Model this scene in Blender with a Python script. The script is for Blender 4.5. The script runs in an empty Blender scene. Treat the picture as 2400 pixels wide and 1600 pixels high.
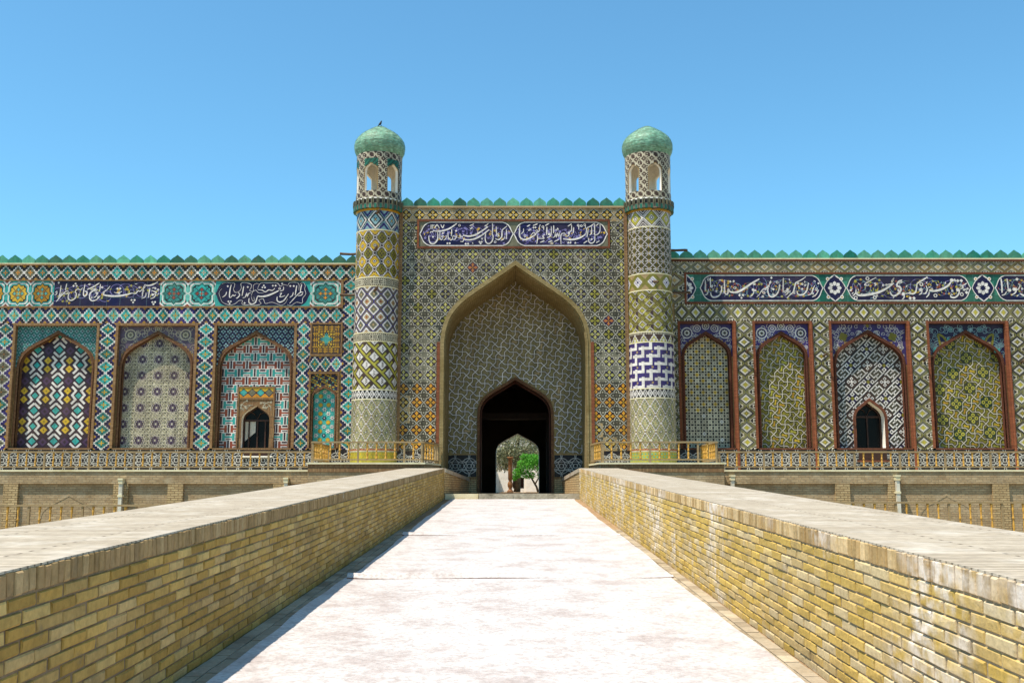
import bpy, bmesh, math, random
from mathutils import Vector, Matrix
R = math.radians
rnd = random.Random(7)
scene = bpy.context.scene

# ---------------------------------------------------------------- camera, sky, sun, exposure
EYE = 1.6
PITCH = R(8.3)
F = 2400.0
PX0 = 1206.0
cam_d = bpy.data.cameras.new("camera")
cam_d.sensor_width = 36.0
cam_d.lens = 36.0
cam_d.shift_x = -6.0 / 2400.0
cam_d.clip_start = 0.05
cam_d.clip_end = 3000.0
cam = bpy.data.objects.new("camera", cam_d)
scene.collection.objects.link(cam)
cam.location = (0, 0, EYE)
cam.rotation_euler = (R(90) + PITCH, 0, 0)
scene.camera = cam

SUN = Vector((0.36, 0.26, -1.0)).normalized()          # direction the light travels
elev = math.asin(-SUN.z)
world = bpy.data.worlds.new("World")
scene.world = world
world.use_nodes = True
wn = world.node_tree
wn.nodes.clear()
sky = wn.nodes.new("ShaderNodeTexSky")
sky.sky_type = 'NISHITA'
sky.sun_disc = False
sky.sun_elevation = elev
sky.sun_rotation = math.atan2(-SUN.x, -SUN.y)
sky.altitude = 400
sky.air_density = 1.0
sky.dust_density = 0.6
sky.ozone_density = 2.5
bg = wn.nodes.new("ShaderNodeBackground")
bg.inputs[1].default_value = 0.12
wo = wn.nodes.new("ShaderNodeOutputWorld")
tint = wn.nodes.new("ShaderNodeMixRGB")
tint.blend_type = 'MULTIPLY'
tint.inputs[0].default_value = 1.0
tint.inputs[2].default_value = (0.66, 1.10, 1.12, 1.0)      # clear dry-air blue
wn.links.new(sky.outputs[0], tint.inputs[1])
wn.links.new(tint.outputs[0], bg.inputs[0])
wn.links.new(bg.outputs[0], wo.inputs[0])

sun_d = bpy.data.lights.new("sun", 'SUN')
sun_d.energy = 4.6
sun_d.angle = R(0.53)
sun_d.color = (1.0, 0.92, 0.80)
sun = bpy.data.objects.new("sun", sun_d)
scene.collection.objects.link(sun)
sun.rotation_euler = SUN.to_track_quat('-Z', 'Y').to_euler()

scene.view_settings.view_transform = 'Standard'
scene.view_settings.look = 'None'
scene.view_settings.gamma = 1.0
scene.view_settings.use_curve_mapping = False
scene.view_settings.exposure = 0.72

# ---------------------------------------------------------------- helpers
cp, sp = math.cos(PITCH), math.sin(PITCH)
def P(x, y, D):
    """a pixel of the 2400 px photograph to (X, Z) on the upright plane at distance D"""
    u = (x - PX0) / F
    v = (800.0 - y) / F
    t = D / (cp - sp * v)
    return u * t, EYE + (sp + cp * v) * t
def PX(x, y, D): return P(x, y, D)[0]
def PZ(y, D): return P(1206, y, D)[1]

def s2l(c):
    return c / 12.92 if c <= 0.04045 else ((c + 0.055) / 1.055) ** 2.4
def hx(h):
    h = h.lstrip('#')
    return tuple(s2l(int(h[i:i + 2], 16) / 255.0) for i in (0, 2, 4))
PAL = {k: hx(v) for k, v in dict(
    teal='#36a199', tealD='#22756f', tealL='#63ada0', navy='#17133c', purple='#342868', purpL='#8a82b8', plum='#33202f', purpD='#48304f', purpG='#5d5064', ink='#15131c',
    white='#dcd5cd', cream='#bfb59c', yellow='#c9a32b', gold='#b3851f', olive='#7a711f', oliveD='#4e481a',
    lime='#aaa23c', limeD='#7f782f', orange='#cf8a25', brown='#43302a', black='#120f14', red='#93452f',
    tan='#a98f64', tanD='#7f6a4b', grey='#75715f', ggreen='#6c6a55', ggreenD='#434034', green='#3b8f74',
    greenD='#1f6b58', greenL='#5aa88a', brick='#a9623f', brickD='#7b452f', sky='#86a9ad', mort='#a3977f').items()}

class MB:
    """collects polygons with colours, builds ONE mesh object"""
    def __init__(s):
        s.v = []; s.f = []; s.c = []
    def poly(s, pts, col):
        n = len(s.v)
        s.v.extend(pts)
        s.f.append(tuple(range(n, n + len(pts))))
        s.c.append(col)
    def box(s, x0, x1, y0, y1, z0, z1, col=(.5, .5, .5)):
        p = [(x0, y0, z0), (x1, y0, z0), (x1, y1, z0), (x0, y1, z0), (x0, y0, z1), (x1, y0, z1), (x1, y1, z1), (x0, y1, z1)]
        n = len(s.v)
        s.v.extend(p)
        for q in ((0, 3, 2, 1), (4, 5, 6, 7), (0, 1, 5, 4), (1, 2, 6, 5), (2, 3, 7, 6), (3, 0, 4, 7)):
            s.f.append(tuple(n + i for i in q)); s.c.append(col)
    def lathe(s, prof, seg, col=(.5, .5, .5), cx=0, cy=0, a0=0.0, cap=True):
        n = len(s.v)
        for r, z in prof:
            for k in range(seg):
                a = a0 + 2 * math.pi * k / seg
                s.v.append((cx + r * math.cos(a), cy + r * math.sin(a), z))
        for i in range(len(prof) - 1):
            for k in range(seg):
                k2 = (k + 1) % seg
                s.f.append((n + i * seg + k, n + i * seg + k2, n + (i + 1) * seg + k2, n + (i + 1) * seg + k)); s.c.append(col)
        if cap:
            s.f.append(tuple(n + k for k in range(seg))[::-1]); s.c.append(col)
            m = n + (len(prof) - 1) * seg
            s.f.append(tuple(m + k for k in range(seg))); s.c.append(col)
    def tube(s, pts, rad, seg=8, col=(.5, .5, .5)):
        n = len(s.v)
        for i, p in enumerate(pts):
            p = Vector(p)
            d = (Vector(pts[min(i + 1, len(pts) - 1)]) - Vector(pts[max(i - 1, 0)])).normalized()
            a = d.orthogonal().normalized(); b = d.cross(a)
            r = rad[i] if isinstance(rad, (list, tuple)) else rad
            for k in range(seg):
                t = 2 * math.pi * k / seg
                s.v.append(tuple(p + a * (r * math.cos(t)) + b * (r * math.sin(t))))
        for i in range(len(pts) - 1):
            for k in range(seg):
                k2 = (k + 1) % seg
                s.f.append((n + i * seg + k, n + i * seg + k2, n + (i + 1) * seg + k2, n + (i + 1) * seg + k)); s.c.append(col)
        s.f.append(tuple(n + k for k in range(seg))[::-1]); s.c.append(col)
        m = n + (len(pts) - 1) * seg
        s.f.append(tuple(m + k for k in range(seg))); s.c.append(col)
    def mesh(s, name, mat, smooth=False):
        me = bpy.data.meshes.new(name)
        me.from_pydata(s.v, [], s.f)
        at = me.color_attributes.new("Col", 'FLOAT_COLOR', 'CORNER')
        buf = []
        for f, c in zip(s.f, s.c):
            buf.extend((c[0], c[1], c[2], 1.0) * len(f))
        at.data.foreach_set("color", buf)
        if mat: me.materials.append(mat)
        if smooth:
            me.polygons.foreach_set("use_smooth", [True] * len(me.polygons))
        return me
    def build(s, name, mat, parent=None, loc=(0, 0, 0), rot=(0, 0, 0), smooth=False, kind=None):
        return obj(name, s.mesh(name, mat, smooth), parent, loc, rot, kind)

COL = scene.collection
def obj(name, data, parent=None, loc=(0, 0, 0), rot=(0, 0, 0), kind=None):
    o = bpy.data.objects.new(name, data)
    COL.objects.link(o)
    o.location = loc
    o.rotation_euler = rot
    if parent is not None: o.parent = parent
    if kind: o["kind"] = kind
    return o
def thing(name, label, cat, loc=(0, 0, 0), rot=(0, 0, 0), group=None):
    o = obj(name, None, None, loc, rot)
    return tag(o, label, cat, group)
def tag(o, label, cat, group=None):
    o["label"] = label; o["category"] = cat
    if group: o["group"] = group
    return o
def group_empty(name, parent, label=None):
    o = obj(name, None, parent)
    if label: o["label"] = label
    return o

# ---------------------------------------------------------------- materials
class NT:
    def __init__(s, name):
        s.m = bpy.data.materials.new(name); s.m.use_nodes = True
        s.t = s.m.node_tree; s.n = s.t.nodes; s.n.clear()
        s.out = s.n.new("ShaderNodeOutputMaterial")
        s.b = s.n.new("ShaderNodeBsdfPrincipled")
        s.t.links.new(s.b.outputs[0], s.out.inputs[0])
    def node(s, typ, **kw):
        n = s.n.new("ShaderNode" + typ)
        for k, v in kw.items():
            if k.startswith('i_'):
                key = k[2:]
                n.inputs[int(key) if key.isdigit() else key].default_value = v
            else: setattr(n, k, v)
        return n
    def link(s, a, b): s.t.links.new(a, b)
    def pos(s):
        return s.node("NewGeometry").outputs["Position"]
    def noise(s, scale, detail=4, vec=None, rough=0.55):
        n = s.node("TexNoise"); n.inputs["Scale"].default_value = scale; n.inputs["Detail"].default_value = detail
        n.inputs["Roughness"].default_value = rough
        s.link(vec if vec is not None else s.pos(), n.inputs["Vector"])
        return n.outputs["Fac"]
    def ramp(s, fac, stops):
        r = s.node("ValToRGB")
        e = r.color_ramp.elements
        while len(e) < len(stops): e.new(0.5)
        for el, (p, c) in zip(e, stops):
            el.position = p
            el.color = (c[0], c[1], c[2], 1) if isinstance(c, tuple) else (c, c, c, 1)
        s.link(fac, r.inputs[0])
        return r.outputs[0]
    def mix(s, fac, a, b, mode='MIX'):
        m = s.node("MixRGB", blend_type=mode)
        for i, v in ((0, fac), (1, a), (2, b)):
            if isinstance(v, (int, float)): m.inputs[i].default_value = v if i == 0 else (v, v, v, 1)
            elif isinstance(v, tuple): m.inputs[i].default_value = (v[0], v[1], v[2], 1)
            else: s.link(v, m.inputs[i])
        return m.outputs[0]
    def math(s, op, a, b=0.0):
        m = s.node("Math", operation=op)
        for i, v in ((0, a), (1, b)):
            if isinstance(v, (int, float)): m.inputs[i].default_value = v
            else: s.link(v, m.inputs[i])
        return m.outputs[0]
    def bump(s, h, strength=0.4, dist=0.01):
        b = s.node("Bump"); b.inputs["Strength"].default_value = strength; b.inputs["Distance"].default_value = dist
        s.link(h, b.inputs["Height"]); s.link(b.outputs[0], s.b.inputs["Normal"])
    def uvwall(s, mode):
        p = s.node("SeparateXYZ"); s.link(s.pos(), p.inputs[0])
        c = s.node("CombineXYZ")
        if mode == 'wall':
            s.link(s.math('ADD', p.outputs[0], p.outputs[1]), c.inputs[0]); s.link(p.outputs[2], c.inputs[1])
        elif mode == 'top':
            s.link(p.outputs[0], c.inputs[0]); s.link(p.outputs[1], c.inputs[1])
        elif mode == 'vert':     # bricks on end in a wall
            s.link(p.outputs[2], c.inputs[0]); s.link(s.math('ADD', p.outputs[0], p.outputs[1]), c.inputs[1])
        return c.outputs[0]
    def fin(s, col, rough=0.8, spec=0.3):
        if isinstance(col, tuple): s.b.inputs["Base Color"].default_value = (col[0], col[1], col[2], 1)
        else: s.link(col, s.b.inputs["Base Color"])
        if isinstance(rough, (int, float)): s.b.inputs["Roughness"].default_value = rough
        else: s.link(rough, s.b.inputs["Roughness"])
        s.b.inputs["Specular IOR Level"].default_value = spec
        return s.m

def mat_glaze(name, dust=0.14, rough=0.42, jit=0.36, gain=0.86, lost=0.7):
    t = NT(name)
    a = t.node("VertexColor", layer_name="Col").outputs[0]
    oi = t.node("ObjectInfo").outputs["Random"]
    v = t.math('MULTIPLY', t.math('ADD', t.math('MULTIPLY', oi, jit), 1.0 - jit * 0.5), gain)
    c = t.mix(1.0, a, v, 'MULTIPLY')
    n1 = t.noise(9.0, 5)
    n2 = t.noise(0.9, 4)
    c = t.mix(1.0, c, t.ramp(n1, [(0.25, 0.72), (0.7, 1.12)]), 'MULTIPLY')
    d = t.math('MULTIPLY', t.ramp(n2, [(0.35, 0.0), (0.75, 1.0)]), dust)
    c = t.mix(d, c, hx('#8f7c5c'))
    # glaze fallen off here and there, showing the clay body
    if lost:
        l1 = t.ramp(t.noise(5.5, 7, rough=.7), [(0.63, 0.0), (0.67, 1.0)])
        c = t.mix(t.math('MULTIPLY', l1, lost), c, t.ramp(t.noise(1.7, 3), [(0.4, hx('#7d6a4e')), (0.6, hx('#5b4634'))]))
    # rain streaks
    st = t.node("VectorMath", operation='MULTIPLY'); t.link(t.pos(), st.inputs[0]); st.inputs[1].default_value = (5.0, 5.0, 0.35)
    c = t.mix(1.0, c, t.ramp(t.noise(1.0, 5, st.outputs[0]), [(0.3, 0.74), (0.6, 1.06)]), 'MULTIPLY')
    t.bump(n1, 0.25, 0.006)
    return t.fin(c, t.ramp(n2, [(0.3, rough - 0.1), (0.8, rough + 0.3)]), 0.22)

def mat_brick(name, c1, c2, mortar, mode='wall', w=0.25, h=0.075, msize=0.008, stain='#5b4a35', stain_amt=0.5, squash=1.0, bumps=0.6, pale=None):
    t = NT(name)
    vec = t.uvwall(mode)
    nw = t.node("TexNoise"); nw.inputs["Scale"].default_value = 3.0
    t.link(t.pos(), nw.inputs["Vector"])
    vadd = t.node("VectorMath", operation='MULTIPLY_ADD')
    t.link(nw.outputs["Color"], vadd.inputs[0]); vadd.inputs[1].default_value = (0.02, 0.02, 0); t.link(vec, vadd.inputs[2])
    b = t.node("TexBrick")
    t.link(vadd.outputs[0], b.inputs["Vector"])
    b.inputs["Color1"].default_value = (*hx(c1), 1); b.inputs["Color2"].default_value = (*hx(c2), 1)
    b.inputs["Mortar"].default_value = (*hx(mortar), 1)
    b.inputs["Scale"].default_value = 1.0
    b.inputs["Mortar Size"].default_value = msize
    b.inputs["Mortar Smooth"].default_value = 0.3
    b.inputs["Brick Width"].default_value = w
    b.inputs["Row Height"].default_value = h
    n = t.noise(1.3, 6); n2 = t.noise(14, 4)
    c = t.mix(t.math('MULTIPLY', t.ramp(n, [(0.42, 0.0), (0.72, 1.0)]), stain_amt), b.outputs[0], hx(stain))
    if pale:
        c = t.mix(t.math('MULTIPLY', t.ramp(t.noise(2.3, 6), [(0.5, 0.0), (0.7, 1.0)]), 0.6), c, hx(pale))
    c = t.mix(1.0, c, t.ramp(n2, [(0.25, 0.78), (0.75, 1.15)]), 'MULTIPLY')
    hgt = t.math('SUBTRACT', t.math('MULTIPLY', n2, 0.4), b.outputs["Fac"])
    t.bump(hgt, bumps, 0.012)
    return t.fin(c, 0.88, 0.2)

def mat_noise(name, cols, scale=3.0, rough=0.8, bump=0.3, bscale=30.0, spec=0.25, stretch=None, dist=0.01):
    t = NT(name)
    vec = t.pos()
    if stretch:
        m = t.node("VectorMath", operation='MULTIPLY'); t.link(vec, m.inputs[0]); m.inputs[1].default_value = stretch
        vec = m.outputs[0]
    n = t.noise(scale, 6, vec)
    k = len(cols)
    stops = [(0.25 + 0.5 * i / max(1, k - 1), hx(c)) for i, c in enumerate(cols)]
    c = t.ramp(n, stops)
    n2 = t.noise(bscale, 4, vec)
    c = t.mix(1.0, c, t.ramp(n2, [(0.2, 0.82), (0.8, 1.15)]), 'MULTIPLY')
    if bump: t.bump(n2, bump, dist)
    return t.fin(c, rough, spec)

def mat_clay(name, eff=0.0, dark=0.35):
    """hand-made bricks: vertex colour times a per-object tone, with stains; eff = white efflorescence"""
    t = NT(name)
    a = t.node("VertexColor", layer_name="Col").outputs[0]
    oi = t.node("ObjectInfo").outputs["Random"]
    c = t.mix(1.0, a, t.math('ADD', t.math('MULTIPLY', oi, 0.2), 0.9), 'MULTIPLY')
    n1 = t.noise(2.2, 6); n2 = t.noise(26, 5); n3 = t.noise(1.1, 5)
    c = t.mix(t.math('MULTIPLY', t.ramp(n1, [(0.45, 0.0), (0.75, 1.0)]), dark), c, hx('#6a5328'))
    c = t.mix(1.0, c, t.ramp(n2, [(0.2, 0.75), (0.8, 1.18)]), 'MULTIPLY')
    if eff:
        e = t.math('MULTIPLY', t.ramp(n3, [(0.5, 0.0), (0.64, 1.0)]), t.ramp(t.noise(9, 6), [(0.38, 0.0), (0.6, 1.0)]))
        c = t.mix(t.math('MULTIPLY', e, eff), c, hx('#e2d8cf'))
    st = t.node("VectorMath", operation='MULTIPLY'); t.link(t.pos(), st.inputs[0]); st.inputs[1].default_value = (9.0, 9.0, 2.2)
    dr = t.ramp(t.noise(1.0, 4, st.outputs[0], .7), [(0.70, 0.0), (0.73, 1.0)])
    c = t.mix(t.math('MULTIPLY', dr, 0.7), c, hx('#d8d0c4'))
    sm = t.ramp(t.noise(4.0, 7, rough=.7), [(0.6, 0.0), (0.68, 1.0)])
    c = t.mix(t.math('MULTIPLY', sm, 0.55), c, hx('#7d6a4e'))
    t.bump(t.math('ADD', n2, t.math('MULTIPLY', t.noise(60, 3), 0.6)), 0.6, 0.007)
    return t.fin(c, 0.9, 0.18)

def mat_plain(name, col, rough=0.7, spec=0.3, jitter=0.0):
    t = NT(name)
    n = t.noise(12, 4)
    c = t.mix(1.0, hx(col), t.ramp(n, [(0.2, 0.8), (0.8, 1.12)]), 'MULTIPLY')
    if jitter:
        c = t.mix(1.0, c, t.math('ADD', t.math('MULTIPLY', t.node("ObjectInfo").outputs["Random"], jitter), 1 - jitter / 2), 'MULTIPLY')
    return t.fin(c, rough, spec)

M = {}
M['glaze'] = mat_glaze('glazed_tile')
M['glazeL'] = mat_glaze('glazed_tile_bright', 0.12, 0.4, 0.25, 0.84, 0.6)
M['letter'] = mat_glaze('glazed_lettering', 0.08, 0.4, 0.0, 0.92, 0.45)
M['tanbrick'] = mat_brick('tan_brick', '#a98d5f', '#98794c', '#8d7a58', stain='#6d5a3c', msize=0.006)
M['frame_tan'] = mat_brick('frame_brick_tan', '#a5845c', '#8b6744', '#5d4a35', 'wall', 0.045, 0.4, 0.010, stain='#6a4a34', bumps=0.8)
M['frame_tan_v'] = mat_brick('frame_brick_tan_upright', '#a5845c', '#8b6744', '#5d4a35', 'wall', 0.4, 0.045, 0.010, stain='#6a4a34', bumps=0.8)
M['frame_red'] = mat_brick('frame_brick_red', '#855039', '#6f412d', '#482d22', 'wall', 0.045, 0.4, 0.010, stain='#5d3626', bumps=0.8)
M['frame_red_v'] = mat_brick('frame_brick_red_upright', '#9a5b3b', '#80482f', '#4d3023', 'wall', 0.4, 0.045, 0.010, stain='#6d3d28', bumps=0.8)
M['arch_rib'] = mat_brick('arch_rib_brick', '#8d6a48', '#6d4a34', '#4b3526', 'wall', 0.06, 0.05, 0.008, stain='#5b3a2a')
M['arch_rib_red'] = mat_brick('arch_rib_brick_red', '#74442f', '#603628', '#3c251c', 'wall', 0.06, 0.05, 0.008, stain='#4f2b1e')
M['soffit'] = mat_brick('soffit_brick', '#94835c', '#83724c', '#6d6042', 'wall', 0.22, 0.05, 0.004, stain='#6d5a30', stain_amt=0.7, bumps=0.4)
M['retain'] = mat_brick('retaining_brick', '#b39c78', '#9a8260', '#8f7d62', 'wall', 0.26, 0.08, 0.012, stain='#7a664a', stain_amt=0.6, bumps=0.9, pale='#a99a7e')
M['retain_light'] = mat_brick('pilaster_brick', '#bfa77c', '#a98f66', '#7e6a4b', 'wall', 0.26, 0.08, 0.014, stain='#8a7350', bumps=1.0)
M['coping'] = mat_noise('coping_stone', ['#c8bb93', '#d9cfab', '#bfb183'], 2.0, 0.8)
M['ptop'] = mat_brick('parapet_top_brick', '#b9ac98', '#a59884', '#796d5d', 'top', 1.35, 0.072, 0.010, stain='#948672', stain_amt=0.45, bumps=0.9, pale='#c4bbad')
M['deck'] = mat_brick('deck_brick', '#a98b67', '#937656', '#75654f', 'top', 0.25, 0.12, 0.008, stain='#7a654e')
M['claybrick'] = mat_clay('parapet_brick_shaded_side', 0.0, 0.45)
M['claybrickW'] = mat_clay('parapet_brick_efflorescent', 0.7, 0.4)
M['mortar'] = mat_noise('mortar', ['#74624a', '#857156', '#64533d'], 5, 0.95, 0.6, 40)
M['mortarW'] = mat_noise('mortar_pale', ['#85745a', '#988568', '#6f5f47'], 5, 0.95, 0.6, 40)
M['plaster'] = mat_noise('white_plaster', ['#ded5c6', '#ebe4d8', '#d5cbbb'], 2, 0.85, 0.2)
M['woodpale'] = mat_noise('weathered_rail_wood', ['#86714f', '#98825e', '#6f5d42'], 3, 0.7, 0.3, 40, stretch=(1, 6, 6))
M['honey'] = mat_noise('honey_wood', ['#a97a2c', '#c0923c', '#8c6224'], 8, 0.5, 0.2, 40, spec=0.4)
M['darkwood'] = mat_noise('dark_wood', ['#2a1b14', '#3a2318', '#1f140f'], 4, 0.55, 0.3, 30)
M['redwood'] = mat_noise('red_brown_wood', ['#3a1d13', '#4a2517', '#2b150e'], 4, 0.6, 0.3, 30)
M['greywood'] = mat_noise('old_pole_wood', ['#4a3a2c', '#5d4a38', '#3a2d22'], 6, 0.8, 0.4, 40)
M['stone'] = mat_noise('threshold_stone', ['#8d8573', '#a49b86', '#6f6755'], 3, 0.85, 0.6, 14, dist=0.03)
M['metal'] = mat_noise('galvanised_pipe', ['#b9b3a2', '#cfc8b4', '#9f9885'], 3, 0.5, 0.1, spec=0.5)
M['ground'] = mat_noise('ground_earth', ['#8d7c60', '#a08e70', '#776849'], 0.6, 0.95, 0.6, 8, dist=0.05)
M['roof'] = mat_noise('clay_roof', ['#94805f', '#a8936f'], 1, 0.95)
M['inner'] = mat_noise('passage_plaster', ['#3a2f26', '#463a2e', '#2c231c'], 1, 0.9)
M['glass'] = mat_plain('window_glass', '#0d0f10', 0.25, 0.08)
M['curtain'] = mat_plain('curtain', '#b9b1a2', 0.9, 0.1)
M['domeglaze'] = mat_glaze('dome_glaze', 0.22, 0.45, 0.0, 1.0, 0.3)
M['bird'] = mat_plain('bird_feathers', '#1d1a1a', 0.7)

# ---------------------------------------------------------------- 2-D pattern kit: u right, v up, h out of the wall
def jit(c, r, a=0.14):
    k = 1 + r.uniform(-a, a)
    return (c[0] * k, c[1] * k, c[2] * k)

class Patch:
    """polygons lying on a wall (u, v, h, colour)"""
    def __init__(s): s.p = []
    def add(s, pts, h, col): s.p.append((pts, h, col))
    def rect(s, u0, u1, v0, v1, h, col): s.add([(u0, v0), (u1, v0), (u1, v1), (u0, v1)], h, col)
    def seg(s, a, b, w0, w1, h, col, n=1):
        dx, dy = b[0] - a[0], b[1] - a[1]
        L = math.hypot(dx, dy) or 1e-6
        nx, ny = -dy / L, dx / L
        for k in range(n):
            t0, t1 = k / n, (k + 1) / n
            p0 = (a[0] + dx * t0, a[1] + dy * t0); p1 = (a[0] + dx * t1, a[1] + dy * t1)
            wa = (w0 + (w1 - w0) * t0) / 2; wb = (w0 + (w1 - w0) * t1) / 2
            s.add([(p0[0] - nx * wa, p0[1] - ny * wa), (p1[0] - nx * wb, p1[1] - ny * wb),
                   (p1[0] + nx * wb, p1[1] + ny * wb), (p0[0] + nx * wa, p0[1] + ny * wa)], h, col)
    def line(s, pts, w, h, col, n=1, closed=False):
        q = list(pts) + ([pts[0]] if closed else [])
        # mitred joints
        L = len(q)
        off = []
        for i in range(L):
            if closed: a, b, c = q[(i - 1) % (L - 1)], q[i], q[(i + 1) % (L - 1)]
            else: a, b, c = q[max(i - 1, 0)], q[i], q[min(i + 1, L - 1)]
            def nrm(p, r):
                d = (r[0] - p[0], r[1] - p[1]); l = math.hypot(*d)
                return (-d[1] / l, d[0] / l) if l > 1e-9 else None
            n1, n2 = nrm(a, b), nrm(b, c)
            n1 = n1 or n2 or (0, 1); n2 = n2 or n1
            m = (n1[0] + n2[0], n1[1] + n2[1]); l2 = m[0] ** 2 + m[1] ** 2
            k = 2.0 / l2 if l2 > 0.3 else 1.0
            ww = (w[min(i, len(w) - 1)] if isinstance(w, (list, tuple)) else w) / 2
            off.append((m[0] * k * ww, m[1] * k * ww))
        for i in range(L - 1):
            a, b = q[i], q[i + 1]; oa, ob = off[i], off[i + 1]
            for k in range(n):
                t0, t1 = k / n, (k + 1) / n
                f = lambda t: (a[0] + (b[0] - a[0]) * t, a[1] + (b[1] - a[1]) * t)
                g = lambda t: (oa[0] + (ob[0] - oa[0]) * t, oa[1] + (ob[1] - oa[1]) * t)
                p0, p1, o0, o1 = f(t0), f(t1), g(t0), g(t1)
                s.add([(p0[0] - o0[0], p0[1] - o0[1]), (p1[0] - o1[0], p1[1] - o1[1]),
                       (p1[0] + o1[0], p1[1] + o1[1]), (p0[0] + o0[0], p0[1] + o0[1])], h, col)
    def disc(s, c, r, h, col, n=10, a0=0.0, ry=None):
        s.add([(c[0] + r * math.cos(a0 + 2 * math.pi * k / n), c[1] + (ry or r) * math.sin(a0 + 2 * math.pi * k / n)) for k in range(n)], h, col)
    def ring(s, c, r, w, h, col, n=14, a0=0.0):
        s.line([(c[0] + r * math.cos(a0 + 2 * math.pi * k / n), c[1] + r * math.sin(a0 + 2 * math.pi * k / n)) for k in range(n)], w, h, col, closed=True)
    def clip(s, inside, ou=0, ov=0):
        q = Patch()
        for pts, h, col in s.p:
            cu = sum(p[0] for p in pts) / len(pts); cv = sum(p[1] for p in pts) / len(pts)
            if inside(cu + ou, cv + ov): q.p.append((pts, h, col))
        return q
    def refine(s, size=0.06):
        q = Patch()
        for pts, h, col in s.p:
            n = len(pts); c = (sum(p[0] for p in pts) / n, sum(p[1] for p in pts) / n)
            st = [(c, pts[i], pts[(i + 1) % n]) for i in range(n)]
            while st:
                t = st.pop()
                e = [math.dist(t[i], t[(i + 1) % 3]) for i in range(3)]
                k = e.index(max(e))
                if e[k] < size: q.add(list(t), h, col); continue
                a, b, c_ = t[k], t[(k + 1) % 3], t[(k + 2) % 3]
                m_ = ((a[0] + b[0]) / 2, (a[1] + b[1]) / 2)
                st.append((a, m_, c_)); st.append((m_, b, c_))
        return q
    def mb(s, m=None, skirt=None, seed=0, ja=0.10, fmap=None):
        m = m or MB(); r = random.Random(seed)
        fmap = fmap or (lambda u, v, h: (u, -h, v))
        for pts, h, col in s.p:
            c = PAL[col] if isinstance(col, str) else col
            # area sign keeps the face looking out of the wall
            ar = sum(pts[i][0] * pts[(i + 1) % len(pts)][1] - pts[(i + 1) % len(pts)][0] * pts[i][1] for i in range(len(pts)))
            if ar < 0: pts = pts[::-1]
            m.poly([fmap(u, v, h) for u, v in pts], jit(c, r, ja))
        if skirt:
            u0, u1, v0, v1, d, col = skirt
            c = PAL[col]
            for (a, b) in (((u0, v0), (u1, v0)), ((u1, v0), (u1, v1)), ((u1, v1), (u0, v1)), ((u0, v1), (u0, v0))):
                m.poly([fmap(a[0], a[1], 0.002), fmap(a[0], a[1], -d), fmap(b[0], b[1], -d), fmap(b[0], b[1], 0.002)], c)
        return m

HT = dict(white=0.007, cream=0.006, yellow=0.005, gold=0.005, teal=0.004, black=0.0, navy=0.001)
def pixels(f, nx, ny, w, h, merge=True):
    """a mosaic of small square glazed bricks: f(i, j) gives the colour"""
    p = Patch()
    cw, ch = w / nx, h / ny
    for j in range(ny):
        i = 0
        while i < nx:
            c = f(i, j); k = i + 1
            while merge and k < nx and f(k, j) == c: k += 1
            if c:
                p.rect(-w / 2 + i * cw, -w / 2 + k * cw, -h / 2 + j * ch, -h / 2 + (j + 1) * ch, HT.get(c, 0.003) if isinstance(c, str) else 0.003, c)
            i = k
    return p

JR = random.Random(99)
def field(parent, motifs, cw, ch, x0, x1, z0, z1, D, inside=None, ox=None, oz=None, pick=None, mat='glaze', name='tile', cols=None, clipf=None):
    """sets a rectangle of wall with copies of square tiles; tiles cut by an edge get a mesh of their own"""
    nx = int(math.ceil((x1 - x0) / cw - 1e-4)); nz = int(math.ceil((z1 - z0) / ch - 1e-4))
    ox = x0 + ((x1 - x0) - nx * cw) / 2 if ox is None else ox
    oz = z0 + ((z1 - z0) - nz * ch) / 2 if oz is None else oz
    def ins(x, z): return x0 <= x <= x1 and z0 <= z <= z1 and (inside is None or inside(x, z))
    cache = {}
    i0 = int(math.floor((x0 - ox) / cw + 1e-4)); j0 = int(math.floor((z0 - oz) / ch + 1e-4))
    n = 0
    for j in range(j0, j0 + nz + 1):
        for i in range(i0, i0 + nx + 1):
            cx, cz = ox + (i + .5) * cw, oz + (j + .5) * ch
            key = pick(i - i0, j - j0, cx, cz) if pick else 0
            tst = [ins(cx + a * cw * .499, cz + b * ch * .499) for a in (-1, -.5, 0, .5, 1) for b in (-1, -.5, 0, .5, 1)]
            if not any(tst): continue
            e = 0.004
            if all(tst):
                if key not in cache:
                    cache[key] = motifs[key].mb(skirt=(-cw / 2 + e, cw / 2 - e, -ch / 2 + e, ch / 2 - e, 0.015, 'mort'), seed=hash(str(key)) % 97).mesh(name, M[mat])
                obj(name, cache[key], parent, (cx + JR.uniform(-.002, .002), D + JR.uniform(-.003, .003), cz + JR.uniform(-.002, .002)), (0, JR.uniform(-.006, .006), 0))
            else:
                src = clipf[key] if clipf else motifs[key].refine()
                q = src.clip(lambda u, v: ins(u + cx, v + cz))
                if len(q.p) < 3: continue
                obj(name, q.mb(seed=n).mesh(name, M[mat]), parent, (cx, D, cz))
            n += 1
    return n

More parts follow.
